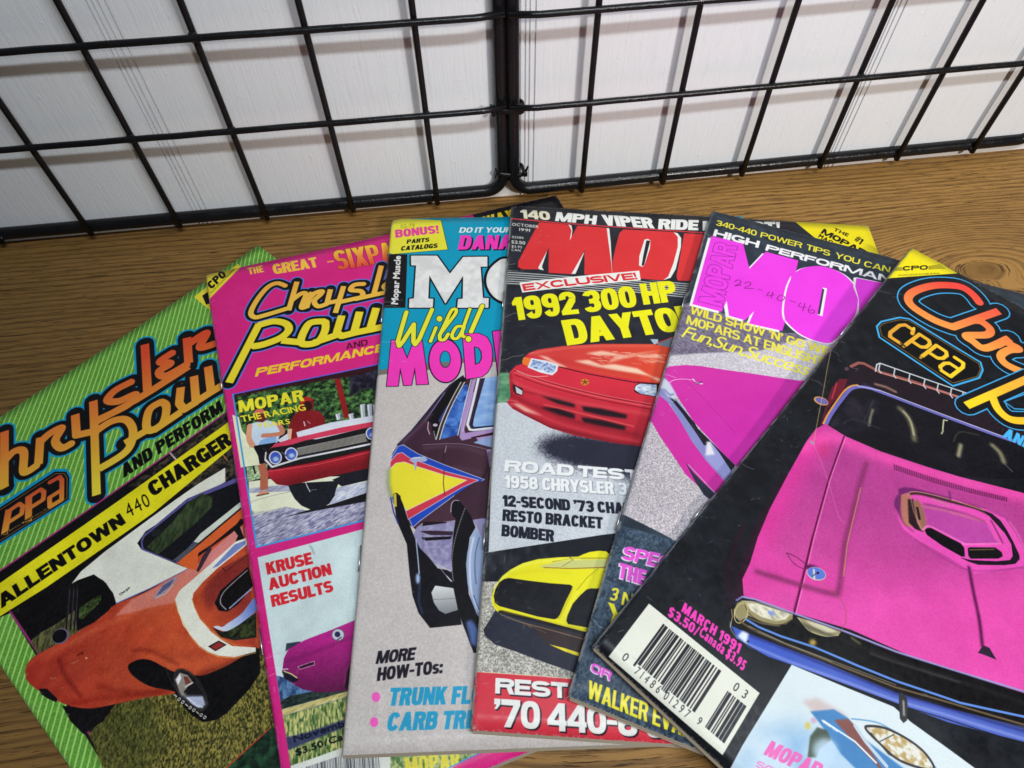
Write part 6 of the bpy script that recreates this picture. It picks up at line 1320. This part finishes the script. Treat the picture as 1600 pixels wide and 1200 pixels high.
def build_magazine(i, img, label):
    o, ex, ey = mframe(i); rz = POSE[i][2]
    root = empty('magazine', (o[0], o[1], 0), rz)
    tag(root, label, 'magazine', 'car magazines fanned out on the wooden table')
    rg = random.Random(50 + i)
    # slight deviation of the trimmed edges
    def P(u, v, dz=0.0, inset=0.0):
        return (u * (MW - 2 * inset) + inset, -(v * (MH - 2 * inset) + inset), zc(i, u, v) + dz)
    nu, nv = len(UL), len(VL)
    # front cover: sheet + fold down the spine
    vs = []; uvs = []
    fold = [(-.0002, -.0018, 0), (-.0003, -MT + .0012, 0), (.0004, -MT + .0004, 0)]
    rows = []
    for v in VL:
        row = []
        for (fx, fz, _) in reversed(fold):
            vs.append((fx, -v * MH, zc(i, 0, v) + .0016 + fz)); uvs.append((.0008, 1 - v)); row.append(len(vs) - 1)
        for u in UL:
            vs.append((u * MW, -v * MH, zc(i, u, v))); uvs.append((u, 1 - v)); row.append(len(vs) - 1)
        rows.append(row)
    fs = []
    for j in range(nv - 1):
        for k in range(len(rows[0]) - 1): fs.append((rows[j][k], rows[j + 1][k], rows[j + 1][k + 1], rows[j][k + 1]))
    fc = mesh_obj('front_cover', vs, fs, cover_material('cover_paper', img), root)
    uvl = fc.data.uv_layers.new(name='UVMap')
    idx = np.zeros(len(fc.data.loops), np.int32); fc.data.loops.foreach_get('vertex_index', idx)
    uvl.data.foreach_set('uv', np.array(uvs, np.float32)[idx].ravel())
    sol = fc.modifiers.new('thickness', 'SOLIDIFY'); sol.thickness = .00022; sol.offset = -1
    # page block: closed body with its own top, bottom and trimmed sides
    us = np.linspace(0, 1, 21); vv = np.linspace(0, 1, 27); IN = .0006
    vs = []; fs = []
    for lay in (0, 1):
        for v in vv:
            for u in us:
                x, y, z = P(u, v, 0, IN); x = max(x, .0005)
                zz = z - .0003 if lay == 0 else float(look(ZG[i], np.array(u), np.array(v))) - MT + .0004
                vs.append((x, y, zz))
    W_ = len(us); n = W_ * len(vv)
    for j in range(len(vv) - 1):
        for k in range(W_ - 1):
            a = j * W_ + k; fs.append((a, a + W_, a + W_ + 1, a + 1)); fs.append((n + a, n + a + 1, n + a + W_ + 1, n + a + W_))
    ring = [k for k in range(W_)] + [j * W_ + W_ - 1 for j in range(1, len(vv))] + [(len(vv) - 1) * W_ + k for k in range(W_ - 2, -1, -1)] + [j * W_ for j in range(len(vv) - 2, 0, -1)]
    for q in range(len(ring)):
        a, b = ring[q], ring[(q + 1) % len(ring)]; fs.append((a, b, n + b, n + a))
    mesh_obj('page_block', vs, fs, PAPER, root, smooth=False)
    # back cover
    vs = []; fs = []
    for v in vv:
        for u in us: vs.append((u * MW, -v * MH, float(look(ZG[i], np.array(u), np.array(v))) - MT + .0002))
    for j in range(len(vv) - 1):
        for k in range(W_ - 1): a = j * W_ + k; fs.append((a, a + W_, a + W_ + 1, a + 1))
    bc = mesh_obj('back_cover', vs, fs, BACKM, root); s2 = bc.modifiers.new('thickness', 'SOLIDIFY'); s2.thickness = .0002; s2.offset = -1
    # a few leaves that stand out from the block at the foot and the spine
    for q in range(3):
        d = .0004 + .0003 * q + rg.uniform(0, .0002); zf = -.0008 - .0007 * q
        vs = []; fs = []
        for j, v in enumerate(np.linspace(.02, 1, 22)):
            for u in np.linspace(0.004, 1, 16): vs.append((u * MW, -(v * (MH - .0006) + .0003 + d * (v > .5)), float(look(ZG[i], np.array(u), np.array(v))) + zf))
        for j in range(21):
            for k in range(15): a = j * 16 + k; fs.append((a, a + 16, a + 17, a + 1))
        mesh_obj('leaf', vs, fs, LEAFM, root)
    # staples in the fold
    for v in (.26, .74):
        z = zc(i, 0, v) - .0004
        a, f = tube([(-.0006, -v * MH + .0055, z), (-.0006, -v * MH - .0055, z)], .00028, 8); mesh_obj('staple', a, f, STEEL, root)
    return root
t = NT('back_cover_paper'); t.b.inputs['Base Color'].default_value = (.62, .60, .56, 1); t.b.inputs['Roughness'].default_value = .5; BACKM = t.m
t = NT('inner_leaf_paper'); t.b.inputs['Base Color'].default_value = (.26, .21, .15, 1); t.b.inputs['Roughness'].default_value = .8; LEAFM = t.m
LABELS = ['green striped car magazine with an orange car, at the left end of the fan',
          'hot pink car magazine with a red car lifting its front wheel above a purple car',
          'teal and pale grey car magazine with a plum car striped yellow, red and blue',
          'black car magazine with a big red title above a red coupe',
          'slate blue car magazine with a big magenta title and handwritten numbers',
          'black car magazine with a magenta muscle car and a barcode, topmost at the right']
PRINT = [cover_green, cover_pink, cover_teal, cover_black_red, cover_slate, cover_black_pink]
for i in range(6): build_magazine(i, PRINT[i](), LABELS[i])
